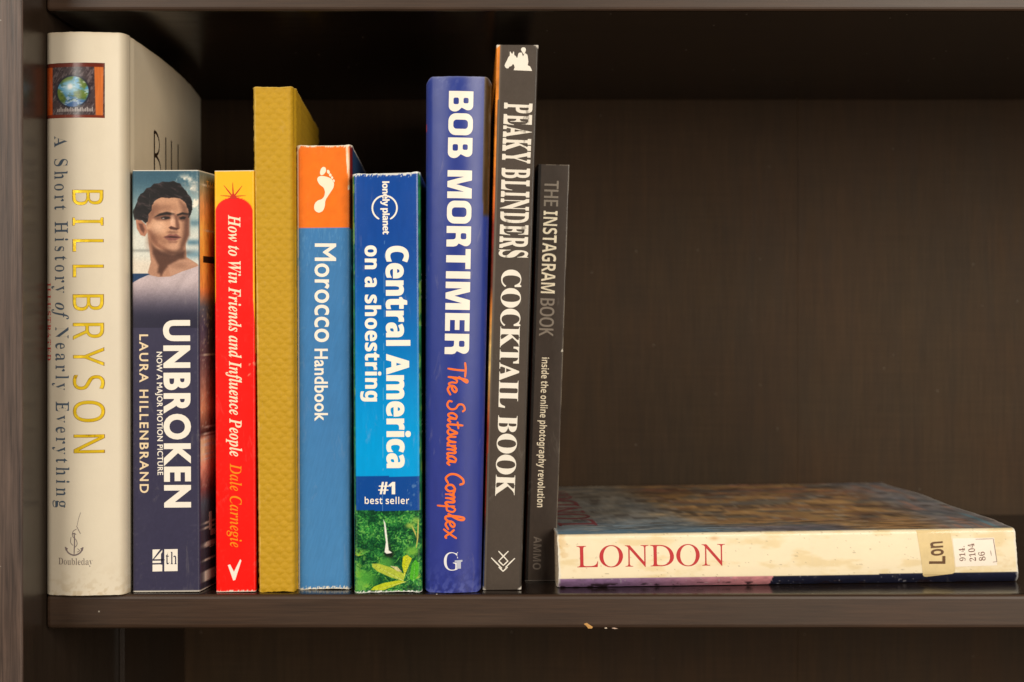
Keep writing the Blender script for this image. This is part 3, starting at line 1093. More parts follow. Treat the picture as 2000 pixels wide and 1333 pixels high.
def portrait(X, Y):
    Z = lambda pts: [(240 + a / 4.3, 310 + b / 4.3) for a, b in pts]
    E = lambda a, b: (240 + a / 4.3, 310 + b / 4.3)
    cv = Canvas(X, Y, (62, 104, 124))
    n = fbm(X * 0.05, Y * 0.05, 14, 4)
    cv.mask(sst(340, 440, Y + 26 * sst(330, 390, X)), (176, 192, 188))
    cv.mask(0.95 * sst(0.44, 0.60, n) * sst(322, 362, X) * sst(336, 352, Y) * (1 - sst(405, 425, Y)), (236, 226, 208))
    cv.mask(0.5 * sst(0.5, 0.62, fbm(X * 0.12, Y * 0.12, 15, 4)) * sst(345, 365, X) * (Y < 410), (150, 160, 160))
    cv.mask(sst(425, 470, Y) * 0.85, (218, 214, 202))
    cv.mask(0.75 * np.exp(-((Y - 436) / 7) ** 2) * sst(368, 376, X), (92, 130, 148))
    cv.mask(0.85 * np.exp(-((Y - 474) / 6) ** 2) * sst(362, 370, X), (92, 134, 154))
    cv.mask(0.6 * np.exp(-((Y - 490) / 3) ** 2) * (X < 292), (140, 142, 138))
    cv.mask(sst(495, 520, Y) * 0.7 * (X < 300), (222, 206, 186))
    cv.mask(0.8 * np.exp(-((Y - 497) / 9) ** 2) * sst(360, 368, X), (110, 150, 168))
    cv.mask(sst(534, 536, Y), (38, 74, 116))
    skin = (204, 154, 122); dark = (104, 66, 52); hair = (46, 37, 38)
    cv.poly(Z([(205, 600), (300, 680), (400, 720), (500, 700), (525, 690), (535, 830), (625, 885), (640, 915), (500, 950), (400, 995), (300, 1000), (230, 985), (210, 960), (235, 870)]), (190, 142, 114), 1.0)
    cv.poly(Z([(240, 720), (330, 790), (420, 812), (515, 780), (520, 840), (470, 850), (380, 905), (320, 975), (290, 960), (300, 900), (250, 800)]), (96, 62, 50), 4.0, 0.85)
    cv.poly(Z([(380, 900), (470, 860), (560, 850), (620, 890), (500, 945), (400, 985)]), (206, 160, 134), 3.0, 0.6)
    cv.poly(Z([(108, 515), (150, 515), (195, 560), (205, 620), (185, 655), (150, 645), (118, 590)]), (186, 128, 100), 1.0)
    cv.poly(Z([(130, 545), (165, 550), (185, 600), (175, 630), (150, 600)]), (104, 62, 50), 2.2, 0.8)
    cv.poly(Z([(240, 390), (280, 345), (330, 322), (430, 322), (495, 340), (538, 385), (552, 440), (556, 520), (552, 640), (532, 700), (500, 760), (440, 790), (390, 795), (330, 775), (270, 740), (225, 680), (203, 610), (195, 540), (210, 480)]), skin, 1.0)
    cv.ell(*E(300, 600), 18, 26, (208, 156, 120), 0.9, 0.7)
    cv.ell(*E(400, 385), 24, 9, (204, 154, 120), 0.9, 0.8)
    cv.poly(Z([(555, 440), (560, 640), (500, 770), (470, 770), (505, 690), (520, 600), (525, 500)]), (134, 90, 72), 4.0, 0.75)
    cv.poly(Z([(205, 600), (270, 735), (390, 800), (440, 795), (400, 770), (300, 715), (240, 600)]), (146, 96, 74), 3.5, 0.7)
    cv.poly(Z([(205, 470), (260, 400), (262, 470), (235, 540), (205, 560)]), (134, 88, 68), 4.0, 0.6)
    # modelling of the face: light from the left
    cv.poly(Z([(470, 345), (545, 400), (556, 520), (552, 650), (500, 765), (460, 780), (500, 640), (505, 560), (500, 470), (490, 420)]), (104, 68, 54), 6.0, 0.55)
    cv.ell(*E(255, 655), 9, 20, (132, 86, 66), 0.9, 0.55, 0.35)
    cv.ell(*E(330, 690), 17, 9, (146, 98, 76), 0.9, 0.5, 0.5)
    cv.ell(*E(300, 575), 13, 12, (238, 194, 162), 0.9, 0.7)
    cv.ell(*E(330, 415), 22, 7, (150, 104, 80), 0.9, 0.55)
    cv.ell(*E(270, 440), 8, 12, (140, 94, 72), 0.9, 0.6)
    cv.ell(*E(415, 620), 9, 3, (128, 84, 66), 0.8, 0.6)
    cv.ell(*E(412, 520), 2.2, 13, (246, 206, 176), 0.9, 0.7)
    cv.ell(*E(420, 790), 26, 6, (84, 54, 44), 0.9, 0.6)
    cv.ell(*E(470, 900), 16, 6, (160, 116, 92), 0.9, 0.6)
    cv.poly(Z([(330, 900), (350, 905), (330, 990), (312, 990)]), (110, 72, 58), 2.0, 0.6)
    # brows and eye sockets
    cv.poly(Z([(255, 500), (300, 470), (360, 455), (440, 468), (436, 505), (360, 520), (290, 520)]), (112, 72, 58), 4.0, 0.75)
    cv.poly(Z([(265, 492), (310, 462), (370, 448), (432, 462), (430, 478), (370, 472), (315, 480)]), (44, 32, 30), 1.6, 0.95)
    cv.poly(Z([(452, 470), (500, 452), (548, 462), (552, 478), (500, 472), (458, 484)]), (44, 32, 30), 1.6, 0.95)
    cv.poly(Z([(452, 480), (548, 470), (545, 520), (500, 528), (465, 515)]), (112, 74, 60), 3.0, 0.7)
    cv.poly(Z([(318, 497), (350, 486), (390, 490), (402, 503), (360, 513), (330, 510)]), (40, 30, 32), 1.2, 0.9)
    cv.ell(*E(340, 504), 2.2, 1.2, (196, 180, 170), 0.6, 0.8)
    cv.poly(Z([(474, 497), (505, 486), (530, 492), (520, 510), (485, 512)]), (40, 30, 32), 1.2, 0.9)
    # nose
    cv.poly(Z([(425, 470), (455, 480), (472, 545), (478, 585), (455, 600), (440, 560), (440, 520)]), (126, 82, 66), 2.5, 0.8)
    cv.ell(*E(418, 530), 4, 14, (228, 180, 150), 0.9, 0.8)
    cv.ell(*E(412, 560), 6, 5, (222, 170, 140), 0.9, 0.7)
    cv.poly(Z([(385, 580), (405, 568), (440, 580), (472, 588), (450, 602), (400, 596)]), (84, 48, 42), 1.6, 0.85)
    # mouth and chin
    cv.poly(Z([(342, 662), (395, 634), (425, 640), (448, 634), (490, 664), (440, 690), (385, 690)]), (150, 94, 84), 1.6, 0.95)
    cv.poly(Z([(342, 660), (400, 652), (440, 654), (490, 664), (440, 668), (395, 666)]), (78, 44, 42), 1.0, 0.95)
    cv.poly(Z([(380, 695), (460, 694), (450, 712), (395, 712)]), (138, 90, 74), 2.2, 0.7)
    cv.ell(*E(425, 742), 11, 7, (214, 164, 134), 0.9, 0.7)
    # hair
    H = [(96, 520), (84, 450), (110, 380), (132, 330), (150, 300), (165, 290), (200, 250), (230, 240), (260, 212), (300, 208), (330, 196), (380, 198), (420, 188), (455, 200), (480, 212), (510, 250), (540, 285), (575, 340), (586, 410), (572, 470), (553, 494), (548, 430), (530, 380), (490, 342), (430, 326), (380, 334), (320, 326), (270, 352), (245, 392), (240, 440), (215, 470), (208, 530), (190, 545), (160, 522), (120, 515)]
    dw = 3.0 * (fbm(X * 0.14 + 0.06 * Y, Y * 0.20, 44, 4) - 0.5)
    d = sdpoly(X, Y, Z(H)) + dw
    m = 1 - sst(-0.9, 0.9, d)
    hc = np.zeros(X.shape + (3,)) + np.array(hair, float)
    hs = fbm(X * 0.07 + Y * 0.05, Y * 0.26 - X * 0.10, 45, 4)
    hc = hc * (0.45 + 0.8 * hs)[..., None] + 26 * sst(0.55, 0.75, hs)[..., None] * np.array((1.0, 0.85, 0.85))
    cv.c = cv.c * (1 - m)[..., None] + hc * m[..., None]
    # shirt fading into the plain spine
    sh = sdpoly(X, Y, Z([(60, 1056), (140, 1010), (215, 978), (300, 997), (400, 992), (500, 950), (650, 898), (650, 1500), (60, 1500)]))
    f = sst(545, 626, Y)[..., None]
    folds = (fbm(X * 0.09 + 0.06 * Y, Y * 0.02, 51, 3) - 0.5)[..., None] * 22 * (1 - f)
    shc = np.array((196, 178, 180.)) * (1 - f) + np.array((60, 57, 81.)) * f + folds
    ms = (1 - sst(-0.8, 0.8, sh))[..., None]
    cv.c = cv.c * (1 - ms) + shc * ms
    cv.c = mixc(cv.c, (58, 55, 78), sst(606, 640, Y))
    c = 255 * np.clip(cv.c / 255 * 1.05, 0, 1) ** 1.24
    c = c + (c - c.mean(-1, keepdims=True)) * -0.16
    return speckle(speckle(c, X, Y, 3, 0.10, 0.9), X, Y, 13, 0.05, 0.35)


B.patch('cover_picture', 258.5, 387.5, 334.6, 641, 0.9, portrait, b2, label='portrait of a dark haired man in a pale shirt under a cloudy sky')
white = ink((243, 234, 220), 0.45)
B.put(Flat().text('UNBROKEN', 'gill', (321.5, 626), (323.5, 992.5), 47, dx=0.042, dy=0.040, track=0.085), 'title', white)
B.put(Flat().text('NOW A MAJOR MOTION PICTURE', 'gill', (306, 688), (308, 929), 10.5, dx=0.02, dy=0.012, track=0.045), 'subtitle', white)
B.put(Flat().text('LAURA HILLENBRAND', 'gill', (272.5, 654), (273.5, 964), 16.5, dx=0.018, dy=0.018, track=0.12), 'author_name', ink((232, 208, 170)))
lg = B.put(Flat().poly([(298, 1074.5), (317, 1074), (317, 1100.5), (298, 1101)]).poly([(321, 1074), (347, 1073.5), (347, 1116.5), (321, 1117)]).poly([(298, 1104), (317, 1103.5), (317, 1117), (298, 1117.5)]), 'publisher_logo', white)
k = Flat().text('th', 'serb', (324, 1103), (346, 1103), 24, dx=-0.02, caps='h')
k.poly([(313, 1074), (318, 1074), (301, 1093.5), (321.5, 1093), (321.5, 1096), (298, 1096.5), (298, 1094)])
k.poly([(314.5, 1083), (318, 1078), (318, 1104), (314.5, 1104)])
B.put(k, 'lettering', ink((56, 53, 76)), 0.00012, parent=lg)
# fragments of the front cover that show beside the red book
f = Flat()
HB = B.h


def cbox(f, m0, m1, y0, y1):
    f.k += 1; off = len(f.v)
    v0, v1 = (y0 - 333) / 824.0, (y1 - 333) / 824.0
    for a_, b_ in ((m0, v0), (m1, v0), (m1, v1), (m0, v1)):
        f.v.append((a_ / 1000, b_, f.k * 0.000004))
    f.f.append((off, off + 1, off + 2, off + 3))


for m0, m1, y0, y1 in ((9, 12.5, 350, 352.4), (10.2, 11.3, 352.4, 363), (14, 15, 351, 364), (15, 17, 356, 358), (17, 18, 351.6, 364.6), (19.6, 20.8, 352, 365.5), (20.8, 24, 352, 354),
                       (20.8, 23, 357.5, 359.5), (20.8, 24, 363.5, 365.5), (12, 13.2, 377, 394), (18.4, 19.4, 378, 395)):
    cbox(f, m0, m1, y0, y1)
f.build('lettering', ink((226, 180, 110)), B.e, B.on_cover(1), CUT_S)
f = Flat()
cbox(f, 4.5, 30, 500, 513); cbox(f, 20, 26, 513, 535)
f.build('title', ink((34, 22, 20)), B.e, B.on_cover(1), CUT_S)
f = Flat()
cbox(f, 11, 15, 1008, 1044); cbox(f, 13, 30, 1044, 1056); cbox(f, 12, 17, 1068, 1070); cbox(f, 12, 13.4, 1068, 1073); cbox(f, 12, 17, 1072, 1074); cbox(f, 15.6, 17, 1073, 1079); cbox(f, 12, 17, 1077, 1079)
cbox(f, 19, 20.4, 1069, 1080); cbox(f, 20.4, 24, 1069, 1071); cbox(f, 20.4, 24, 1078, 1080)
f.build('lettering', ink((222, 206, 190)), B.e, B.on_cover(1), CUT_S)

# ================================================================= 3 red paperback
B = Book('paperback_book', 'narrow bright red paperback with a yellow top and slanted white title', (418.5, 334), (496.5, 333), (499.5, 1156.5), (422, 1157.5),
         0.127, yaw=-2.0, r=0.0009, thick=0.0004)


def paint3(px, py, S, T, V):
    c = np.zeros(px.shape + (3,)) + np.array((250, 186, 28.))
    cx = 457 + (py - 386) * 0.004
    r = np.sqrt(((px - cx) / 36.5) ** 2 + ((415 - np.minimum(py, 415)) / 29.0) ** 2)
    wide = 36.5 + 6 * sst(575, 640, py)
    m = np.where(py < 415, 1 - sst(0.985, 1.015, r), 1 - sst(-0.5, 0.5, np.abs(px - cx) - wide - np.where(px > cx, -3 * (1 - sst(690, 720, py)) * sst(575, 640, py), 0)))
    red = np.array((252, 24, 16.)) + np.zeros_like(c)
    red = red * (0.94 + 0.1 * fbm(px * 0.3, py * 0.02, 3, 3))[..., None]
    c = c * (1 - m)[..., None] + red * m[..., None]
    c = np.where((S != 0)[..., None], np.where((py > 690)[..., None], np.array((206, 26, 18.)), np.array((226, 160, 24.))), c)
    sc = sst(0.66, 0.70, fbm(px * 0.14 + py * 0.06, py * 0.16, 6, 3)) * (px > 484) * (py > 690) * (py < 760)
    c = mixc(c, (240, 150, 120), 0.7 * sc)
    return wear(c, px, py, T, V, S, B, top=0.0003, bot=0.0006, lc=0.0, rc=0.0, seed=21, spots=0.12)


B.case(paint3, print_mat('gloss_red_print', 0.34, bump=0.05, dirt=0.05, wob=0.02), step_v=0.0005, step_t=0.0003)
B.pages()
k = Flat().text('How to Win Friends and Influence People', 'serbi', (446, 420.5), (449, 892.5), 23, dx=-0.002, dy=0.006, track=0.0)
B.put(k, 'title', ink((250, 228, 196)))
B.put(Flat().text('Dale Carnegie', 'serbi', (449.3, 906.5), (449.8, 1070), 22, dx=-0.010, dy=0.003, track=0.0), 'author_name', ink((250, 140, 10)))
k = Flat()
for a0, a1, w in (((455.5, 386), (454.5, 358), 3.8), ((454, 384), (437.5, 363), 3.8), ((457, 384), (472.5, 364), 3.8), ((454, 384), (431, 382.5), 3.0), ((457, 384), (479.5, 382.5), 3.0)):
    k.stroke([a0, ((a0[0] + a1[0]) / 2, (a0[1] + a1[1]) / 2), a1], w, smooth=False, taper=0.75)
k.poly([(446, 389), (452, 383), (455.5, 375), (459, 383), (466, 389)])
B.put(k, 'emblem', ink((206, 40, 14)), label='small red starburst above the red panel')
B.put(Flat().poly([(445, 1105), (449.5, 1103.5), (457, 1118), (469, 1093.5), (471.5, 1096), (459.5, 1134), (455.5, 1135)]), 'publisher_logo', white)

# ================================================================= 4 mustard cloth book
B = Book('hardback_book', 'tall mustard yellow cloth book with an embossed wavy pattern and no lettering', (495.5, 171), (572.5, 170), (578, 1156), (506.5, 1157),
         0.15, yaw=-3.2, r=0.0012, rr=0.0030, thick=0.0022, board=True, dxr=lambda q: np.interp(q, [0, 0.0015, 0.003, 0.0045, 0.02, 0.15], [-0.0006, -0.0010, -0.0005, 0.0004, 0.0003, 0.0]))


def cloth(x, y):
    x = x + 1.2 * (vnoise(x * 0.05, y * 0.04, 9) - 0.5)
    y = y + 1.5 * (vnoise(x * 0.09, y * 0.09, 19) - 0.5)
    p, R = 21.0, 10.2
    h = np.zeros(np.broadcast(x, y).shape)
    k0 = np.floor(y / R)
    for dk in (-1, 0, 1):
        k = k0 + dk
        u = (x / p + 0.5 * (k % 2) + 0.12 * (vnoise(k * 1.7, 0 * k, 55) - 0.5)) % 1.0 - 0.5
        e = 1 - (u / 0.56) ** 2 - ((y / R - k - 0.5) / 0.78) ** 2
        amp = 0.70 + 0.5 * vnoise(np.floor(x / p + 0.5 * (k % 2)) * 3.3, k * 2.1, 29)
        h = np.maximum(h, amp * np.maximum(e, 0) ** 0.6)
    return 0.00056 * (h + 0.08 * (vnoise(x * 0.45, y * 0.45, 2) - 0.5) + 0.25 * (vnoise(x * 0.12, y * 0.12, 12) - 0.5))


B.relief = cloth


def paint4(px, py, S, T, V):
    c = np.zeros(px.shape + (3,)) + np.array((192, 149, 26.))
    c = c * (0.97 + 0.05 * vnoise(px * 0.5, py * 0.5, 7))[..., None]
    hgt = cloth(px + S / PX, py) / 0.00056
    c = c * (1 - 0.04 * sst(0.5, 0.1, hgt))[..., None]  # hollows of the relief shaded in the colour
    c = mixc(c, (150, 108, 22), 0.4 * np.exp(-V * B.h / 0.002) * fbm(px * 0.3, py * 0.3, 2))
    return wear(c, px, py, T, V, S, B, top=0.0002, bot=0.0, lc=0.0003, col=(216, 180, 90), seed=31)


B.case(paint4, print_mat('mustard_cloth', 0.6, bump=0.10, bscale=2600, dirt=0.06, spec=0.3), step_t=0.00042, step_v=0.00042, cap=(190, 146, 40), rag=0.0012)
B.pages()

# ================================================================= 5 orange and blue paperback
B = Book('paperback_book', 'blue paperback with an orange top bearing a white bare footprint', (577.5, 285), (687.5, 284), (686.5, 1151), (580.5, 1152.5),
         0.125, yaw=-2.8, r=0.0022, thick=0.0004)


def paint5(px, py, S, T, V):
    c = np.zeros(px.shape + (3,)) + np.array((62, 122, 178.))
    c = mixc(c, (74, 134, 186), 0.7 * sst(700, 1150, py))
    c = c * (0.96 + 0.08 * fbm(px * 0.4 + py * 0.1, py * 0.05, 4, 3))[..., None]
    edge = 445 + 0 * px
    orange = np.array((240, 116, 20.)) * (0.95 + 0.1 * fbm(px * 0.08, py * 0.08, 5, 3))[..., None]
    c = np.where((py < edge)[..., None], orange, c)
    c = np.where(((T * B.w < 0.0012) | (S < 0))[..., None] & (py < 448)[..., None], np.array((120, 18, 10.)), c)
    c = np.where((((1 - T) * B.w < 0.0011) | (S > 0))[..., None] & (py < 448)[..., None], np.array((110, 22, 14.)), c)
    c = np.where(((S > 0.003) | (S < -0.003))[..., None], np.array((46, 78, 116.)), c)
    c = wear(c, px, py, T, V, S, B, top=0.0007, bot=0.0011, lc=0.0002, rc=0.0, seed=44, spots=0.12, col=(236, 226, 206))
    # long rubbed streak down the upper right edge
    xr = 678 + 0.035 * (py - 290)
    wd = 2.6 * (1 - sst(300, 372, py)) + 0.6
    m = (1 - sst(wd * 0.6, wd, np.abs(px - xr))) * (py < 372) * (S == 0)
    c = mixc(c, (238, 226, 204), np.clip(m * (0.5 + fbm(px * 0.6, py * 0.15, 8)), 0, 1))
    ml = sst(0.57, 0.62, fbm(px * 0.5, py * 0.09, 18)) * (T * B.w < 0.0016) * (S <= 0) * (py < 330)
    c = mixc(c, (240, 230, 210), 0.9 * ml)
    cr = sst(0.62, 0.66, fbm(px * 0.4, py * 0.06, 71, 3)) * (py > 446) * (py < 520)
    c = mixc(c, (98, 150, 196), 0.35 * cr)
    return c


B.case(paint5, print_mat('satin_blue_print', 0.36, bump=0.06, dirt=0.08, wob=0.03), step_v=0.0005, step_t=0.0003, rag=0.0012)
B.pages()
B.put(Flat().text('Morocco', 'gill', (615.5, 476), (615, 669), 40.5, dx=0.016, dy=0.010, track=0.02)
      .text('Handbook', 'gill', (614.8, 682), (615, 823.5), 25, dx=0.022, dy=0.015, track=0.03), 'title', white)
Zf = lambda pts: [(560 + a_ / 3.703, 260 + b_ / 3.703) for a_, b_ in pts]


def smooth_poly(pts, n=4):
    p = np.array(pts, float); r = []
    m = len(p)
    for i in range(m):
        a_, b_, c_, d_ = p[i - 1], p[i], p[(i + 1) % m], p[(i + 2) % m]
        for j in range(n):
            t = j / n
            r.append(0.5 * (2 * b_ + (c_ - a_) * t + (2 * a_ - 5 * b_ + 4 * c_ - d_) * t * t + (3 * b_ - a_ - 3 * c_ + d_) * t ** 3))
    return r


k = Flat().poly(smooth_poly(Zf([(198, 540), (205, 510), (225, 490), (255, 478), (272, 455), (276, 425), (265, 395), (240, 375), (222, 345), (226, 322), (250, 312), (290, 318), (325, 335), (341, 362), (338, 395), (320, 425), (297, 460), (280, 490), (275, 530), (262, 562), (235, 577), (208, 566)])))
k.poly(smooth_poly(Zf([(241, 296), (246, 265), (262, 247), (280, 252), (284, 275), (270, 298), (252, 306)])))
for cx, cy, rx, ry in ((301, 282, 10, 15), (315, 305, 9, 12), (328, 324, 8, 10), (340, 346, 7, 10)):
    (qx, qy), = Zf([(cx, cy)])
    k.disc(qx, qy, rx / 3.703, ry / 3.703, rot=-0.35)
B.put(k, 'publisher_logo', ink((248, 234, 208)), label='white bare footprint')

# ================================================================= 6 blue travel guide with a waterfall
B = Book('paperback_book', 'thick bright blue paperback with a waterfall in green forest at its foot', (688, 341), (820.5, 337), (824.5, 1156.5), (692, 1158.5),
         0.128, yaw=-1.0, r=0.0018, bulge=0.0008, thick=0.0004)


def forest(px, py):
    n = fbm(px * 0.055, py * 0.06, 61, 5); n2 = fbm(px * 0.34, py * 0.38, 62, 4)
    c = np.zeros(px.shape + (3,)) + np.array((24, 88, 46.))
    c = mixc(c, (62, 150, 66), sst(0.42, 0.70, 0.5 * n + 0.5 * n2))
    c = mixc(c, (14, 56, 36), 0.9 * sst(0.50, 0.34, 0.45 * n + 0.55 * n2))
    c = mixc(c, (126, 186, 84), 0.7 * sst(0.54, 0.68, n2) * sst(0.40, 0.56, n))
    return c


def paint6(px, py, S, T, V):
    f = sst(430, 900, py)[..., None]
    c = np.array((22, 72, 154.)) * (1 - f) + np.array((2, 156, 224.)) * f
    c = c * (0.97 + 0.06 * fbm(px * 0.2, py * 0.03, 6, 3))[..., None]
    c = mixc(c, (16, 72, 150), (py > 931) * 1.0 * (py < 998))
    cr = (np.abs(px - 749 - 2 * np.sin(py * 0.004)) < 0.5) * (py > 470) * (py < 1010)
    c = mixc(c, (140, 180, 220), 0.5 * cr * (fbm(px, py * 0.08, 4) > 0.45))
    sm = sst(0.60, 0.68, fbm(px * 0.2 + py * 0.05, py * 0.12, 81, 4)) * (px > 796) * (py > 936) * (py < 990)
    c = mixc(c, (130, 156, 190), 0.5 * sm)
    gr = np.array((34, 112, 62.)) * (0.5 + 0.9 * fbm(px * 0.2 + S * 400, py * 0.08, 9, 4))[..., None]
    gr = mixc(gr, (150, 176, 70), 0.6 * sst(0.6, 0.7, fbm(px * 0.2, py * 0.03, 10, 3)))
    eL = T * B.w; eR = (1 - T) * B.w
    c = np.where(((eL < 0.0011) | (eR < 0.0009) | (S != 0))[..., None], gr, c)
    c = mixc(c, (90, 150, 210), 0.35 * (1 - sst(0.0, 0.0003, np.abs(eL - 0.0016))) * (S == 0) * (py < 998))
    c = np.where(((py > 998) & (S == 0))[..., None], forest(px, py), c)
    return wear(c, px, py, T, V, S, B, top=0.0012, bot=0.0007, lc=0.0, rc=0.0, seed=55, spots=0.12, col=(226, 226, 220))


gloss6 = print_mat('gloss_blue_print', 0.24, coat=0.15, bump=0.04, dirt=0.04, wob=0.03)
B.case(paint6, gloss6, step_v=0.0005, step_t=0.0003, rag=0.0016)
B.pages()


def waterfall(X, Y):
    Zz = lambda pts: [(560 + a_ / 4.443, 880 + b_ / 4.443) for a_, b_ in pts]
    cv = Canvas(X, Y, (0, 0, 0)); cv.c = forest(X, Y)
    cv.mask(0.6 * sst(0.5, 0.62, fbm(X * 0.09, Y * 0.09, 66, 3)) * sst(730, 705, X) * sst(1050, 1085, Y), (128, 184, 72))
    rj = random.Random(12)

    def blade(x, y, ang, ln, w, col, a=0.9):
        x1, y1 = x + ln * math.cos(ang), y + ln * math.sin(ang)
        m = (np.abs(X - (x + x1) / 2) < ln) & (np.abs(Y - (y + y1) / 2) < ln)
        if not m.any():
            return
        ex, ey = x1 - x, y1 - y
        t = np.clip(((X[m] - x) * ex + (Y[m] - y) * ey) / (ln * ln), 0, 1)
        d = np.hypot(X[m] - x - t * ex, Y[m] - y - t * ey)
        al = a * (1 - sst(0.5, 1.0, d / (w * (1.05 - t))))
        cv.c[m] = cv.c[m] * (1 - al[:, None]) + np.array(col, float) * al[:, None]

    for i in range(420):
        y = 1000 + 155 * rj.random() ** 0.85
        g = rj.random(); f = (y - 1000) / 155
        col = (20 + 110 * g * (0.4 + 0.6 * f), 70 + 115 * g, 30 + 40 * g) if rj.random() < 0.7 else (10, 46 + 20 * g, 30)
        blade(692 + 132 * rj.random(), y, rj.uniform(-0.4, 3.5), 3 + 6 * rj.random() * (0.6 + f), 0.9 + 0.9 * rj.random(), col, 0.75)
    for fx, fy, n in ((702, 1128, 13), (716, 1148, 12), (742, 1106, 10), (806, 1082, 12), (814, 1130, 10), (700, 1086, 9)):
        for j in range(n):
            blade(fx, fy, math.radians(190 + 160 * j / (n - 1) + rj.uniform(-8, 8)), rj.uniform(9, 17), 1.3, (96 + rj.randint(0, 80), 170 + rj.randint(0, 30), 50 + rj.randint(0, 30)), 0.85)
    cv.ell(760, 1082, 10, 7, (14, 24, 22), 0.6, 0.9)
    cv.poly(Zz([(838, 598), (846, 640), (852, 720), (862, 800), (850, 884), (870, 900), (916, 890), (886, 868), (876, 780), (866, 690), (856, 630)]), (236, 234, 226), 0.6)
    cv.poly(Zz([(886, 700), (905, 860), (890, 864), (880, 760)]), (42, 50, 46), 1.4, 0.7)
    cv.poly(Zz([(850, 900), (920, 895), (915, 936), (870, 930)]), (26, 34, 30), 1.0, 0.9)
    cv.poly(Zz([(1138, 600), (1146, 600), (1142, 760), (1128, 850), (1122, 850), (1132, 760)]), (206, 190, 96), 0.6)
    cv.poly(Zz([(1080, 660), (1090, 650), (1122, 720), (1130, 770), (1118, 740)]), (190, 180, 90), 0.6)
    cv.ell(*Zz([(1070, 655)])[0], 8, 5, (150, 180, 74), 0.7, 0.9); cv.ell(*Zz([(1120, 610)])[0], 7, 6, (140, 180, 74), 0.7, 0.8)
    cv.ell(*Zz([(1090, 880)])[0], 12, 9, (110, 172, 60), 0.6, 0.8); cv.ell(*Zz([(870, 975)])[0], 13, 10, (80, 150, 62), 0.6, 0.8)
    cv.ell(*Zz([(690, 1110)])[0], 20, 14, (84, 164, 60), 0.7, 0.8); cv.ell(*Zz([(640, 1190)])[0], 12, 12, (110, 176, 70), 0.7, 0.7)
    for pts, c1 in (([(742, 985), (800, 985), (900, 1015), (1032, 1078), (1012, 1135), (900, 1102), (790, 1052), (742, 1012)], (188, 204, 70)),
                    ([(905, 1005), (960, 1010), (1000, 1055), (960, 1050)], (224, 216, 150)),
                    ([(716, 1226), (760, 1182), (850, 1150), (980, 1128), (1034, 1142), (900, 1192), (810, 1228)], (196, 208, 44)),
                    ([(1010, 925), (1045, 908), (1086, 940), (1062, 1000), (1022, 1092), (1002, 1000)], (208, 214, 34)),
                    ([(1066, 1110), (1086, 990), (1116, 950), (1152, 990), (1140, 1090), (1100, 1144)], (84, 186, 44)),
                    ([(1040, 1090), (1060, 1000), (1075, 985), (1072, 1060)], (34, 120, 40))):
        P = Zz(pts)
        d = sdpoly(X, Y, P); m = 1 - sst(-0.5, 0.5, d)
        ax = np.array(P).mean(0)
        rib = 0.84 + 0.36 * (np.sin((X * 0.5 + Y) * 2.4) * 0.5 + 0.5) * fbm(X * .3, Y * .3, 5)
        cv.c = cv.c * (1 - m)[..., None] + (np.array(c1, float) * rib[..., None]) * m[..., None]
        Pa = np.array(P); ii = np.argmax(np.hypot(*(Pa - ax).T)); tip = Pa[ii]; far = Pa[np.argmax(np.hypot(*(Pa - tip).T))]
        an = math.atan2(*(far - tip)[::-1]); ln = np.hypot(*(far - tip))
        blade(tip[0], tip[1], an, ln, 0.9, np.array(c1) * 0.55 + 110, 0.7)
        for q in np.linspace(0.15, 0.85, 7):
            b0 = tip + (far - tip) * q
            for sg in (1, -1):
                blade(b0[0], b0[1], an + sg * 1.0, 5.5, 0.7, np.array(c1) * 0.62, 0.5)
    cv.mask(0.4 * (1 - sst(0.2, 0.6, np.abs(X - 697))), (190, 210, 190))
    return speckle(cv.c, X, Y, 5, 0.15, 1.1)


B.patch('cover_picture', 693.2, 822.5, 999, 1153.5, 0.75, waterfall, gloss6, label='printed forest with a thin white waterfall and banana leaves')
w6 = ink((248, 240, 226), 0.35)
B.put(Flat().text('Central America', 'sansb', (754.5, 481), (756.5, 915), 42.5, dx=0.022, dy=0.012, track=0.01), 'title', w6)
B.put(Flat().text('on a shoestring', 'sansb', (713, 480), (714, 785), 29, dx=0.016, dy=0.008, track=0.02), 'subtitle', w6)
k = Flat().text('lonely planet', 'sansb', (747, 355), (748, 458.5), 13.5, dx=0.012, dy=0.006, track=-0.03, caps='l')
k2 = []
for a0, a1 in ((-78, 62), (118, 262)):
    pts = [(751.5 + 24 * math.cos(math.radians(q)), 407 + 24 * math.sin(math.radians(q))) for q in np.linspace(a0, a1, 22)]
    pts = [p for p in pts if not (744 < p[0] < 763 and True)] if False else pts
    k.stroke(pts, 3.2, smooth=False)
B.put(k, 'publisher_logo', w6)
B.put(Flat().text('#1', 'sansb', (739, 966), (772, 966), 24, dx=0.02, track=-0.04, caps='H').text('best seller', 'sansb', (712.5, 985), (799, 985), 14, caps='b', dx=-0.012), 'lettering', w6)

# ================================================================= 7 blue hardback
B = Book('hardback_book', 'royal blue hardback with rounded spine, heavy white capitals and orange handwriting', (832.5, 152), (961, 152), (939.5, 1156), (829.5, 1156.5),
         0.155, yaw=-2.6, r=0.0026, bulge=0.0042, thick=0.0026, board=True,
         dxr=lambda q: np.interp(q, [0, 0.004, 0.007, 0.011, 0.155], [0, -0.0003, -0.0012, -0.0002, -0.0010]), dxl=lambda q: np.interp(q, [0, 0.004, 0.007, 0.011, 0.155], [0, 0.0003, 0.0012, 0.0002, 0.001]))


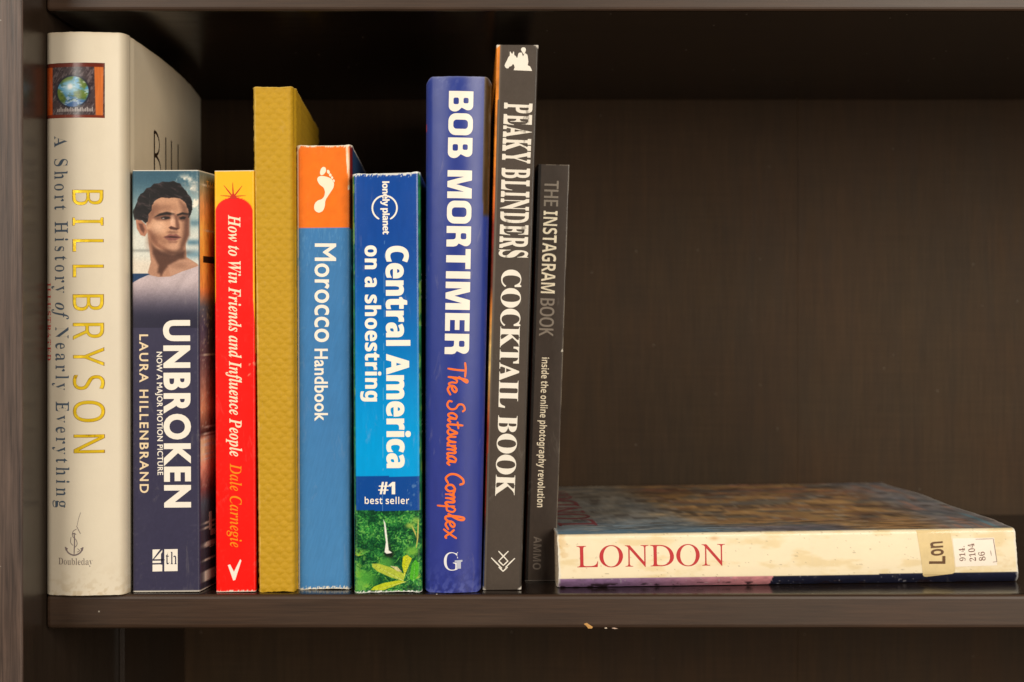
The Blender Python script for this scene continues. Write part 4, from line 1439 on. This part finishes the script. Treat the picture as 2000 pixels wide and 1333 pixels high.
def paint7(px, py, S, T, V):
    c = np.zeros(px.shape + (3,)) + np.array((44, 60, 138.))
    c = mixc(c, (50, 58, 140), sst(500, 1100, py) * 0.8)
    c = c * (0.96 + 0.08 * fbm(px * 0.1, py * 0.02, 6, 4))[..., None]
    m = sst(0.885, 0.895, T - 0.012 * sst(380, 425, py)) * (1 - sst(415, 428, py))
    br = np.array((78, 54, 24.)) * (0.6 + 0.7 * fbm(px * 0.2, py * 0.02, 14, 4))[..., None]
    c = c * (1 - m)[..., None] + br * m[..., None]
    c = np.where((S > 0)[..., None], np.where((py < 560)[..., None], np.array((92, 66, 34.)), np.array((40, 48, 110.))), c)
    c = mixc(c, (206, 60, 60), 0.9 * (np.abs(py - 250) < 7) * ((T < 0.012) | (S < 0)) * (S > -0.002))
    db = (1 - V) * B.h; dt = V * B.h
    cr = sst(0.54, 0.60, fbm(px * 0.12 + py * 0.06, py * 0.1 - px * 0.05, 91, 4))
    c = mixc(c, (108, 116, 176), 0.55 * cr * np.exp(-db / 0.006))
    c = mixc(c, (34, 38, 92), 0.5 * sst(0.5, 0.4, fbm(px * 0.12 + py * 0.06, py * 0.1 - px * 0.05, 91, 4)) * np.exp(-db / 0.006))
    c = mixc(c, (120, 124, 168), 0.4 * cr * np.exp(-dt / 0.004))
    c = mixc(c, (150, 146, 160), 0.45 * np.exp(-dt / 0.0007))
    return c


g7 = print_mat('gloss_jacket', 0.32, coat=0.0, bump=0.03, dirt=0.05, wob=0.08)
B.case(paint7, g7, rag=0.0007, corner=0.003, cap=(60, 66, 130))
B.pages()
B.put(Flat().text('BOB', 'heavy', (877, 180.5), (874.5, 311), 47.5, track=0.025)
      .text('MORTIMER', 'heavy', (874.3, 334.5), (868.3, 692), 47.5, track=0.025), 'author_name', ink((244, 236, 222), 0.35))
# brush handwriting: strokes in a unit where x-height = 1, advance after each letter
HAND = {'T': ([[(0.0, 1.95), (0.6, 2.02), (1.35, 1.95)], [(0.75, 1.98), (0.68, 1.0), (0.55, 0.0)]], 1.05),
        'h': ([[(0.3, 1.2), (0.75, 1.9), (0.82, 2.15), (0.6, 2.1), (0.42, 1.2), (0.3, 0.0)], [(0.34, 0.4), (0.6, 0.95), (0.85, 0.9), (0.82, 0.4), (0.95, 0.05), (1.15, 0.25)]], 1.05),
        'e': ([[(0.05, 0.4), (0.5, 0.55), (0.7, 0.85), (0.45, 1.0), (0.15, 0.7), (0.12, 0.25), (0.45, 0.0), (0.95, 0.3)]], 0.95),
        'S': ([[(1.35, 1.75), (1.1, 2.0), (0.6, 1.8), (0.55, 1.3), (1.0, 0.95), (1.05, 0.35), (0.6, 0.0), (0.15, 0.2), (0.2, 0.55)]], 1.45),
        'a': ([[(0.75, 0.9), (0.4, 1.0), (0.08, 0.55), (0.2, 0.05), (0.5, 0.2), (0.75, 0.9)], [(0.75, 0.95), (0.7, 0.3), (0.85, 0.02), (1.1, 0.3)]], 1.05),
        't': ([[(0.45, 1.75), (0.36, 0.9), (0.32, 0.15), (0.5, 0.0), (0.8, 0.3)], [(0.05, 1.15), (0.4, 1.2), (0.8, 1.25)]], 0.80),
        's': ([[(0.1, 0.3), (0.5, 1.1), (0.6, 0.7), (0.7, 0.25), (0.4, 0.0), (0.15, 0.12)]], 0.85),
        'u': ([[(0.1, 0.95), (0.1, 0.3), (0.3, 0.0), (0.6, 0.35), (0.72, 0.95)], [(0.72, 0.95), (0.7, 0.2), (0.9, 0.02), (1.05, 0.25)]], 1.0),
        'm': ([[(0.1, 0.95), (0.12, 0.0)], [(0.13, 0.4), (0.35, 0.95), (0.55, 0.85), (0.52, 0.0)], [(0.53, 0.4), (0.78, 0.95), (0.98, 0.85), (0.95, 0.15), (1.1, 0.0), (1.3, 0.25)]], 1.25),
        'C': ([[(1.3, 1.55), (1.15, 1.95), (0.7, 1.85), (0.25, 1.2), (0.2, 0.5), (0.6, 0.0), (1.15, 0.25)]], 1.25),
        'o': ([[(0.45, 1.0), (0.1, 0.7), (0.12, 0.2), (0.45, 0.0), (0.75, 0.4), (0.65, 0.9), (0.45, 1.0), (0.75, 0.95), (1.0, 0.8)]], 0.95),
        'p': ([[(0.15, 0.95), (0.15, 0.0), (0.1, -0.95)], [(0.15, 0.5), (0.45, 1.0), (0.75, 0.75), (0.6, 0.15), (0.2, 0.05)]], 0.90),
        'l': ([[(0.05, 0.3), (0.6, 1.3), (0.72, 1.95), (0.48, 2.0), (0.3, 1.0), (0.32, 0.15), (0.55, 0.0), (0.85, 0.3)]], 0.75),
        'x': ([[(0.05, 0.95), (0.35, 0.6), (0.75, 0.0), (0.95, 0.1)], [(0.95, 1.2), (0.5, 0.5), (0.0, -0.2)]], 0.9)}


def hand(f, word, y0, y1, xb, xh, w, rnd):
    tot = sum(HAND[c][1] for c in word)
    sy = (y1 - y0) / tot; x = 0
    for c in word:
        j = rnd.uniform(-0.05, 0.05)
        for st in HAND[c][0]:
            f.stroke([(xb + xh * (py_ + j), y0 + sy * (x + px_)) for px_, py_ in st], w * rnd.uniform(0.9, 1.1), n=5)
        x += HAND[c][1]


k = Flat(); rnd = random.Random(3)
hand(k, 'The', 709, 771, 875.5, 17, 4.0, rnd)
hand(k, 'Satsuma', 781, 907, 874, 17, 4.0, rnd)
hand(k, 'Complex', 922, 1049, 870.5, 17.5, 4.0, rnd)
B.put(k, 'title', ink((248, 116, 40), 0.4), label='orange brush handwriting')
lg = B.put(Flat().text('G', 'serb', (867, 1112), (898, 1112), 35, dx=-0.022, caps='G'), 'publisher_logo', ink((236, 234, 236)))
k = Flat().poly([(888, 1093), (903, 1092), (903, 1095.5), (900, 1096), (900, 1109), (891.5, 1109), (891.5, 1096), (888, 1096.5)])
B.put(k, 'column', ink((186, 190, 206)), 0.00012, parent=lg)

# ================================================================= 8 tall charcoal hardback
B = Book('hardback_book', 'tallest narrow charcoal hardback with a white horse and rider and leaning to the right', (969.5, 88), (1052, 88.5), (1018.5, 1152.5), (942, 1153.5),
         0.19, yaw=-1.7, r=0.0009, thick=0.0022, board=True)


def paint8(px, py, S, T, V):
    c = np.zeros(px.shape + (3,)) + np.array((74, 64, 56.))
    c = c * (0.95 + 0.1 * fbm(px * 0.3, py * 0.3, 3, 4))[..., None]
    eL = T * B.w; eR = (1 - T) * B.w
    lf = np.stack([np.interp(py, [85, 300, 410, 450, 560, 600, 690, 760, 830, 1000, 1040, 1153], v) for v in
                   ((224, 238, 226, 130, 106, 236, 246, 210, 160, 130, 50, 70), (130, 140, 100, 30, 44, 140, 210, 160, 54, 40, 54, 90), (34, 34, 24, 18, 24, 50, 130, 90, 28, 24, 80, 140))], -1)
    lf = lf * (0.8 + 0.4 * fbm(S * 300, py * 0.05, 7, 3))[..., None]
    c = np.where(((S < 0) | (eL < 0.0015 - 0.0008 * V))[..., None], lf, c)
    c = np.where((S > 0)[..., None], np.where((py < 480)[..., None], np.array((46, 36, 28.)), np.array((120, 40, 22.))) * (0.6 + 0.8 * fbm(S * 300, py * 0.03, 17, 3))[..., None], c)
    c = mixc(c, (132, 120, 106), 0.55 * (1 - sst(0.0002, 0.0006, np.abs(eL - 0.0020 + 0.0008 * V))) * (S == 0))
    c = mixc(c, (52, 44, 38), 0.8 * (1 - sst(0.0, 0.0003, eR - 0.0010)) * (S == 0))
    cor = np.minimum(eL, eR) + np.minimum(V, 1 - V) * B.h * 0.9
    c = mixc(c, (226, 218, 206), 0.95 * (1 - sst(0.0012, 0.0022, cor + 0.0012 * (fbm(px * 0.5, py * 0.5, 23) - 0.5))) * (S == 0))
    return c


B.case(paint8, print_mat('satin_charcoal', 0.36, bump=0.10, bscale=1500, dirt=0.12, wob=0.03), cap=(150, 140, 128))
B.pages()
pale = ink((236, 228, 214), 0.45)
dm = distressed_mat((226, 217, 202), (124, 114, 102))
B.put(Flat().text('PEAKY', 'serb', (987, 201), (982.5, 318), 51, dx=0.002, dy=0.020, track=0.035)
      .text('BLINDERS', 'serb', (982.2, 328.5), (977, 503.5), 51, dx=0.002, dy=0.020, track=0.035)
      , 'title', dm, label='tall condensed letters with a rubbed print')
B.put(Flat().text('COCKTAIL', 'serb', (980, 527), (973.5, 797.5), 38, dx=0.014, dy=-0.002, track=0.0)
      .text('BOOK', 'serb', (973, 812), (967, 969.5), 38, dx=0.014, dy=-0.002, track=0.0), 'title', pale)
Zh = lambda pts: [(965 + a_ / 17.77, 75 + b_ / 17.77) for a_, b_ in pts]
k = Flat()
k.poly(Zh([(365, 940), (400, 860), (450, 770), (490, 670), (548, 600), (545, 480), (562, 462), (620, 550), (632, 550), (676, 460), (694, 480), (700, 590), (750, 620), (790, 690), (812, 670),
           (845, 530), (890, 500), (960, 505), (990, 600), (1004, 640), (1040, 560), (1070, 520), (1150, 570), (1168, 640), (1190, 820), (1165, 945), (1240, 975), (1280, 1040), (1318, 1135), (1280, 1138),
           (680, 1112), (716, 1010), (690, 930), (672, 905), (640, 910), (612, 960), (560, 985), (540, 980), (490, 1052), (430, 1045), (385, 1005)]))
k.poly(smooth_poly(Zh([(935, 400), (960, 340), (1015, 318), (1075, 335), (1105, 390), (1090, 460), (1050, 540), (1015, 545), (975, 480)])))
B.put(k, 'emblem', pale, label='white rider beside the head of a horse')
k = Flat()
for p, q in (((974, 1078), (992, 1097)), ((992.5, 1078), (974, 1097)), ((960, 1091), (980, 1111)), ((1005, 1092), (987.5, 1109)), ((974, 1097), (983, 1105.5)), ((992, 1097), (983.5, 1105)), ((974.5, 1109), (982.5, 1117)), ((991, 1109), (982.5, 1117))):
    k.stroke([p, ((p[0] + q[0]) / 2, (p[1] + q[1]) / 2), q], 2.6, smooth=False)
B.put(k, 'publisher_logo', pale)

# ================================================================= 9 small black book
B = Book('paperback_book', 'slim black glossy book with grey and cream condensed capitals, last in the upright row', (1050.5, 321), (1112.8, 322.5), (1084.5, 1136), (1024.5, 1136.5),
         0.15, yaw=-3.4, r=0.0006, thick=0.0012)


def paint9(px, py, S, T, V):
    c = np.zeros(px.shape + (3,)) + np.array((68, 58, 51.))
    c = c * (0.94 + 0.12 * fbm(px * 0.2, py * 0.1, 3, 4))[..., None]
    eL = T * B.w; eR = (1 - T) * B.w
    c = np.where(((S != 0) | (eL < 0.0018))[..., None], np.array((24, 19, 16.)), c)
    n = fbm(px * 0.2, py * 0.02, 13, 3)
    c = mixc(c, (158, 146, 128), 0.75 * (1 - sst(0.0002, 0.00045, eR)) * sst(0.3, 0.5, n) * (S == 0))  # thin highlight of the glossy right edge put into the colour
    c = mixc(c, (158, 146, 128), 0.6 * (1 - sst(0.0002, 0.0005, V * B.h)) * sst(0.35, 0.5, fbm(px * 0.1, py * 0.0, 15, 2)))  # painted highlight along the top edge
    c = mixc(c, (140, 134, 126), 0.7 * (1 - sst(0.0002, 0.0005, (1 - V) * B.h)))
    sp = (np.hypot(px - 1098, py - 686) < 2.2)
    c = mixc(c, (220, 212, 196), sp * 1.0)
    return c


B.case(paint9, print_mat('gloss_black_print', 0.30, coat=0.15, bump=0.04, dirt=0.12, wob=0.02), step_t=0.0003, cap=(120, 110, 96))
B.pages()
g9 = ink((142, 131, 118)); c9 = ink((250, 238, 210))
B.put(Flat().text('THE', 'sans', (1064, 353), (1062.5, 403), 27, dx=0.018, dy=0.006), 'title', g9, label='dim grey first word of the title')
B.put(Flat().text('BOOK', 'sans', (1056, 583), (1053, 657), 27, dx=0.018, dy=0.006), 'title', g9, label='dim grey last word of the title')
B.put(Flat().text('INSTAGRAM', 'sansb', (1062, 412), (1056.3, 573), 27, dx=-0.004, track=0.0), 'title', c9, label='cream word of the title')
B.put(Flat().text('inside the online photography revolution', 'sansb', (1058.5, 699), (1048.8, 991.5), 13.5, dx=-0.006, track=0.0), 'subtitle', c9)
B.put(Flat().text('AMMO', 'sansb', (1042.5, 1049), (1040.5, 1113.5), 15.5, dx=-0.004, track=0.0), 'publisher_name', ink((124, 114, 104)))


# ================================================================= 10 lying library book
def ysL(t):
    t = np.asarray(t, float)
    a_ = 0.0016
    d0 = t * 0.0255; d1 = (1 - t) * 0.0255
    q0 = np.clip(a_ - d0, 0, a_)
    y = a_ - np.sqrt(np.maximum(a_ * a_ - q0 * q0, 0))
    y = y + 0.0034 * np.clip((t - 0.80) / 0.20, 0, 1) ** 1.8 - 0.0006 * np.sin(np.pi * np.clip(t, 0, 1))
    return y


def sag(q):
    return -0.0008 * np.sin(np.clip(q / 0.2, 0, 1) * np.pi) - 0.0004 * np.sin(q * 60)


B = Book('library_book', 'worn cream library book lying flat with a painted cover and a taped call number', (1089, 1045.5), (1981, 1032), (1990, 1138.5), (1091, 1151),
         0.2, r=0.0012, thick=0.0007, lying=True, ys=ysL, dxl=sag, group=None)


def paintL(px, py, S, T, V):
    x, y = px, py
    cream = np.array((240, 224, 190.)) + np.zeros(px.shape + (3,))
    cream = mixc(cream, (226, 202, 152), 0.7 * sst(0.50, 0.72, fbm(x * 0.018, y * 0.05, 3, 4)))
    cream = mixc(cream, (204, 160, 96), 0.55 * sst(0.56, 0.72, fbm(x * 0.05, y * 0.06, 5, 4)) * np.exp(-np.minimum((x - 1089), (1988 - x)) / 22.0))
    cream = mixc(cream, (150, 130, 100), 0.55 * sst(0.78, 0.84, fbm(x * 0.16, y * 0.3, 7, 3)))
    cream = mixc(cream, (206, 150, 96), 0.6 * np.exp(-((x - 1390) / 9) ** 2 - ((y - 1052) / 4) ** 2))
    line = 1131.5 - 0.0147 * (x - 1100)
    low = np.array((142, 110, 148.)) + np.zeros_like(cream)
    low = mixc(low, (206, 136, 142), sst(1180, 1480, x))
    low = mixc(low, (32, 34, 54), 1.0 * (x > 1506 - 0.25 * (y - 1120)))
    low = low * (0.85 + 0.3 * fbm(x * 0.1, y * 0.2, 9, 3))[..., None]
    low = mixc(low, (190, 186, 186), 0.6 * sst(0.90, 0.95, vnoise(x * 0.28, y * 0.30, 19)))
    low = mixc(low, (40, 26, 30), 0.8 * sst(0.60, 0.66, fbm(x * 0.05, y * 0.1, 29, 4)) * sst(0.9, 0.96, T))
    c = np.where((y > line)[..., None], low, cream)
    # painted cover: loose horizontal brush strokes
    m = -S * 1000                        # millimetres behind the spine edge, on the upper cover
    xs = x + 0.0 * m
    wv = fbm(xs * 0.008 + m * 0.01, m * 0.30, 23, 5)
    st = fbm(xs * 0.012, m * 0.9 + wv * 3, 24, 4)
    top = np.array((70, 96, 118.)) + np.zeros_like(cream)
    top = mixc(top, (108, 104, 100), sst(14, 60, m) * 0.8)
    top = mixc(top, (132, 118, 100), sst(90, 190, m) * 0.8)
    edge = 1390 - 55 * sst(0, 130, m) + 60 * (wv - 0.5) + 120 * (1 - sst(6, 26, m))
    warm = sst(edge - 50, edge + 60, xs + 40 * (st - 0.5))
    top = mixc(top, (142, 92, 40), warm * 0.95)
    top = mixc(top, (160, 114, 56), warm * 0.6 * sst(0.50, 0.64, st))
    top = mixc(top, (92, 54, 36), warm * 0.8 * sst(0.50, 0.36, st))
    top = mixc(top, (140, 66, 46), warm * 0.7 * sst(120, 170, m) * sst(0.45, 0.6, wv))
    top = mixc(top, (62, 62, 84), (1 - sst(10, 24, m + 14 * (wv - 0.5))) * sst(1380, 1480, x) * (1 - sst(1640, 1700, x + 60 * (st - .5))) * 0.9)
    rt = sst(1800, 1900, x + 1.2 * m * 0.0 + 40 * (st - 0.5))
    top = mixc(top, (78, 84, 104), rt * 0.85)
    top = mixc(top, (140, 86, 70), 0.7 * rt * sst(0.58, 0.66, fbm(x * 0.06, m * 0.04, 31, 2)))
    top = mixc(top, (60, 120, 150), 0.8 * sst(1944, 1950, x) * (1 - sst(1958, 1962, x)) * (1 - sst(40, 60, m)))
    top = mixc(top, (146, 132, 108), 0.35 * sst(0.56, 0.7, st) * (1 - warm))
    top = mixc(top, (38, 40, 48), 0.5 * sst(0.40, 0.30, st) * (1 - warm))
    top = mixc(top, (206, 170, 120), 0.8 * np.exp(-((xs - 1325) / 30) ** 2 - ((m - 62) / 6) ** 2))
    top = mixc(top, (200, 150, 110), 0.7 * np.exp(-((xs - 1390) / 16) ** 2 - ((m - 38) / 4) ** 2))
    sp = sst(0.85, 0.9, vnoise(xs * 0.1, m * 0.5, 37))
    top = mixc(top, (176, 164, 146), 0.25 * sp)
    top = mixc(top * 1.6, (150, 142, 128), 0.36 + 0.25 * fbm(xs * 0.02, m * 0.4, 57, 3))
    mot = fbm(xs * 0.03, m * 0.22, 61, 4)
    top = top * (0.72 + 0.6 * mot)[..., None]
    top = mixc(top, (96, 108, 118), 0.55 * sst(0.54, 0.66, fbm(xs * 0.010 + 4, m * 0.10, 62, 4)))
    top = mixc(top, (112, 150, 176), 0.8 * (1 - sst(5, 13, m + 10 * (mot - 0.5))) * (1 - sst(1380, 1500, x)))
    top = mixc(top, (60, 52, 48), 0.5 * sst(0.64, 0.72, fbm(xs * 0.02, m * 0.6, 63, 3)))
    scf = sst(0.66, 0.71, fbm(xs * 0.03 + m * 0.02, m * 0.35 - xs * 0.01, 64, 4))
    top = mixc(top, (205, 198, 184), 0.45 * scf)
    top = np.clip(top, 0, 255)
    c = np.where((S < 0)[..., None], top, c)
    c = np.where((S > 0)[..., None], np.array((40, 36, 44.)), c)
    # rubbed film and paper at both ends
    e = np.minimum(V, 1 - V) * B.h
    nz = fbm(x * 0.25, y * 0.22 + m * 0.5, 41, 4)
    c = mixc(c, (226, 222, 212), 0.8 * (1 - sst(0.0003, 0.0022 * (nz + 0.05), e)))
    d0 = np.where(S < 0, -S, T * B.w)
    c = mixc(c, (232, 220, 190), 0.75 * (1 - sst(0.0001, 0.0007 * nz, d0)) * sst(0.45, 0.55, fbm(x * 0.06, 0 * y, 43, 3)))
    return c


filmm = print_mat('film_covered_print', 0.38, coat=0.2, bump=0.10, bscale=500, dirt=0.06, wob=0.22)
B.case(paintL, filmm, step_t=0.0004, step_v=0.0005, rag=0.0013, cap=(200, 190, 170))
B.pages()
B.put(Flat().text('LONDON', 'seri', (1125.5, 1109), (1411, 1105), 42, shear=0.27, dx=-0.002, dy=0.0, track=-0.02), 'title', ink((190, 44, 48), 0.4))
tape = Flat().poly([(1786, 1036.2), (1852, 1036.0), (1856, 1060), (1862, 1116), (1859.5, 1120.5), (1856, 1122), (1806, 1128.5), (1801, 1127.5), (1798.5, 1124), (1794, 1090)])
to = B.put(tape, 'tape_label', print_mat('yellowed_tape', 0.35, coat=0.3, col=(232, 206, 150), dirt=0.22, bump=0.2, bscale=300, wob=0.1), 0.00016, label='yellowed strip of tape with a short typed word')
B.put(Flat().text('L', 'sans', (1841, 1102), (1841, 1086.5), 29.5, dx=0.022, dy=0.022).text('on', 'sans', (1838, 1085), (1836, 1057.5), 29.5, dx=0.022, dy=0.022, track=0.02), 'lettering', ink((98, 66, 36)), 0.0003, parent=to)
lab = B.put(Flat().poly([(1857, 1052), (1940, 1050.5), (1946, 1105), (1863, 1108)]), 'paper_label', ink((246, 234, 218), 0.4), 0.00012, label='small white call number label')
k = Flat().text('914.', 'serb', (1882.5, 1096), (1880.5, 1067), 11, dx=-0.012).text('2104', 'serb', (1903.5, 1096), (1899.5, 1061.5), 12, dx=-0.012).text('86', 'serb', (1922.5, 1095), (1920, 1077.5), 12, dx=-0.012)
for p, q in (((1903, 1053.5), (1938, 1052.6)), ((1938, 1052.6), (1944.8, 1097.5)), ((1944.8, 1097.5), (1937, 1098.5)), ((1932.2, 1076), (1934, 1085.5))):
    k.stroke([p, ((p[0] + q[0]) / 2, (p[1] + q[1]) / 2), q], 1.0, smooth=False)
B.put(k, 'lettering', ink((110, 66, 48)), 0.00022, parent=lab)
# the old title printed on the upper cover, reading as dull red bands from here
k = Flat().text('LONDON', 'seri', (0.024, 0.100), (0.176, 0.100), 0.082, shear=0.27, dx=0.014, dy=0.012)
o = k.build('title', ink((150, 78, 84), 0.4), B.e, B.on_cover(-1), [0.005 * i for i in range(1, 40)])
o['label'] = 'dull red capitals on the painted cover'
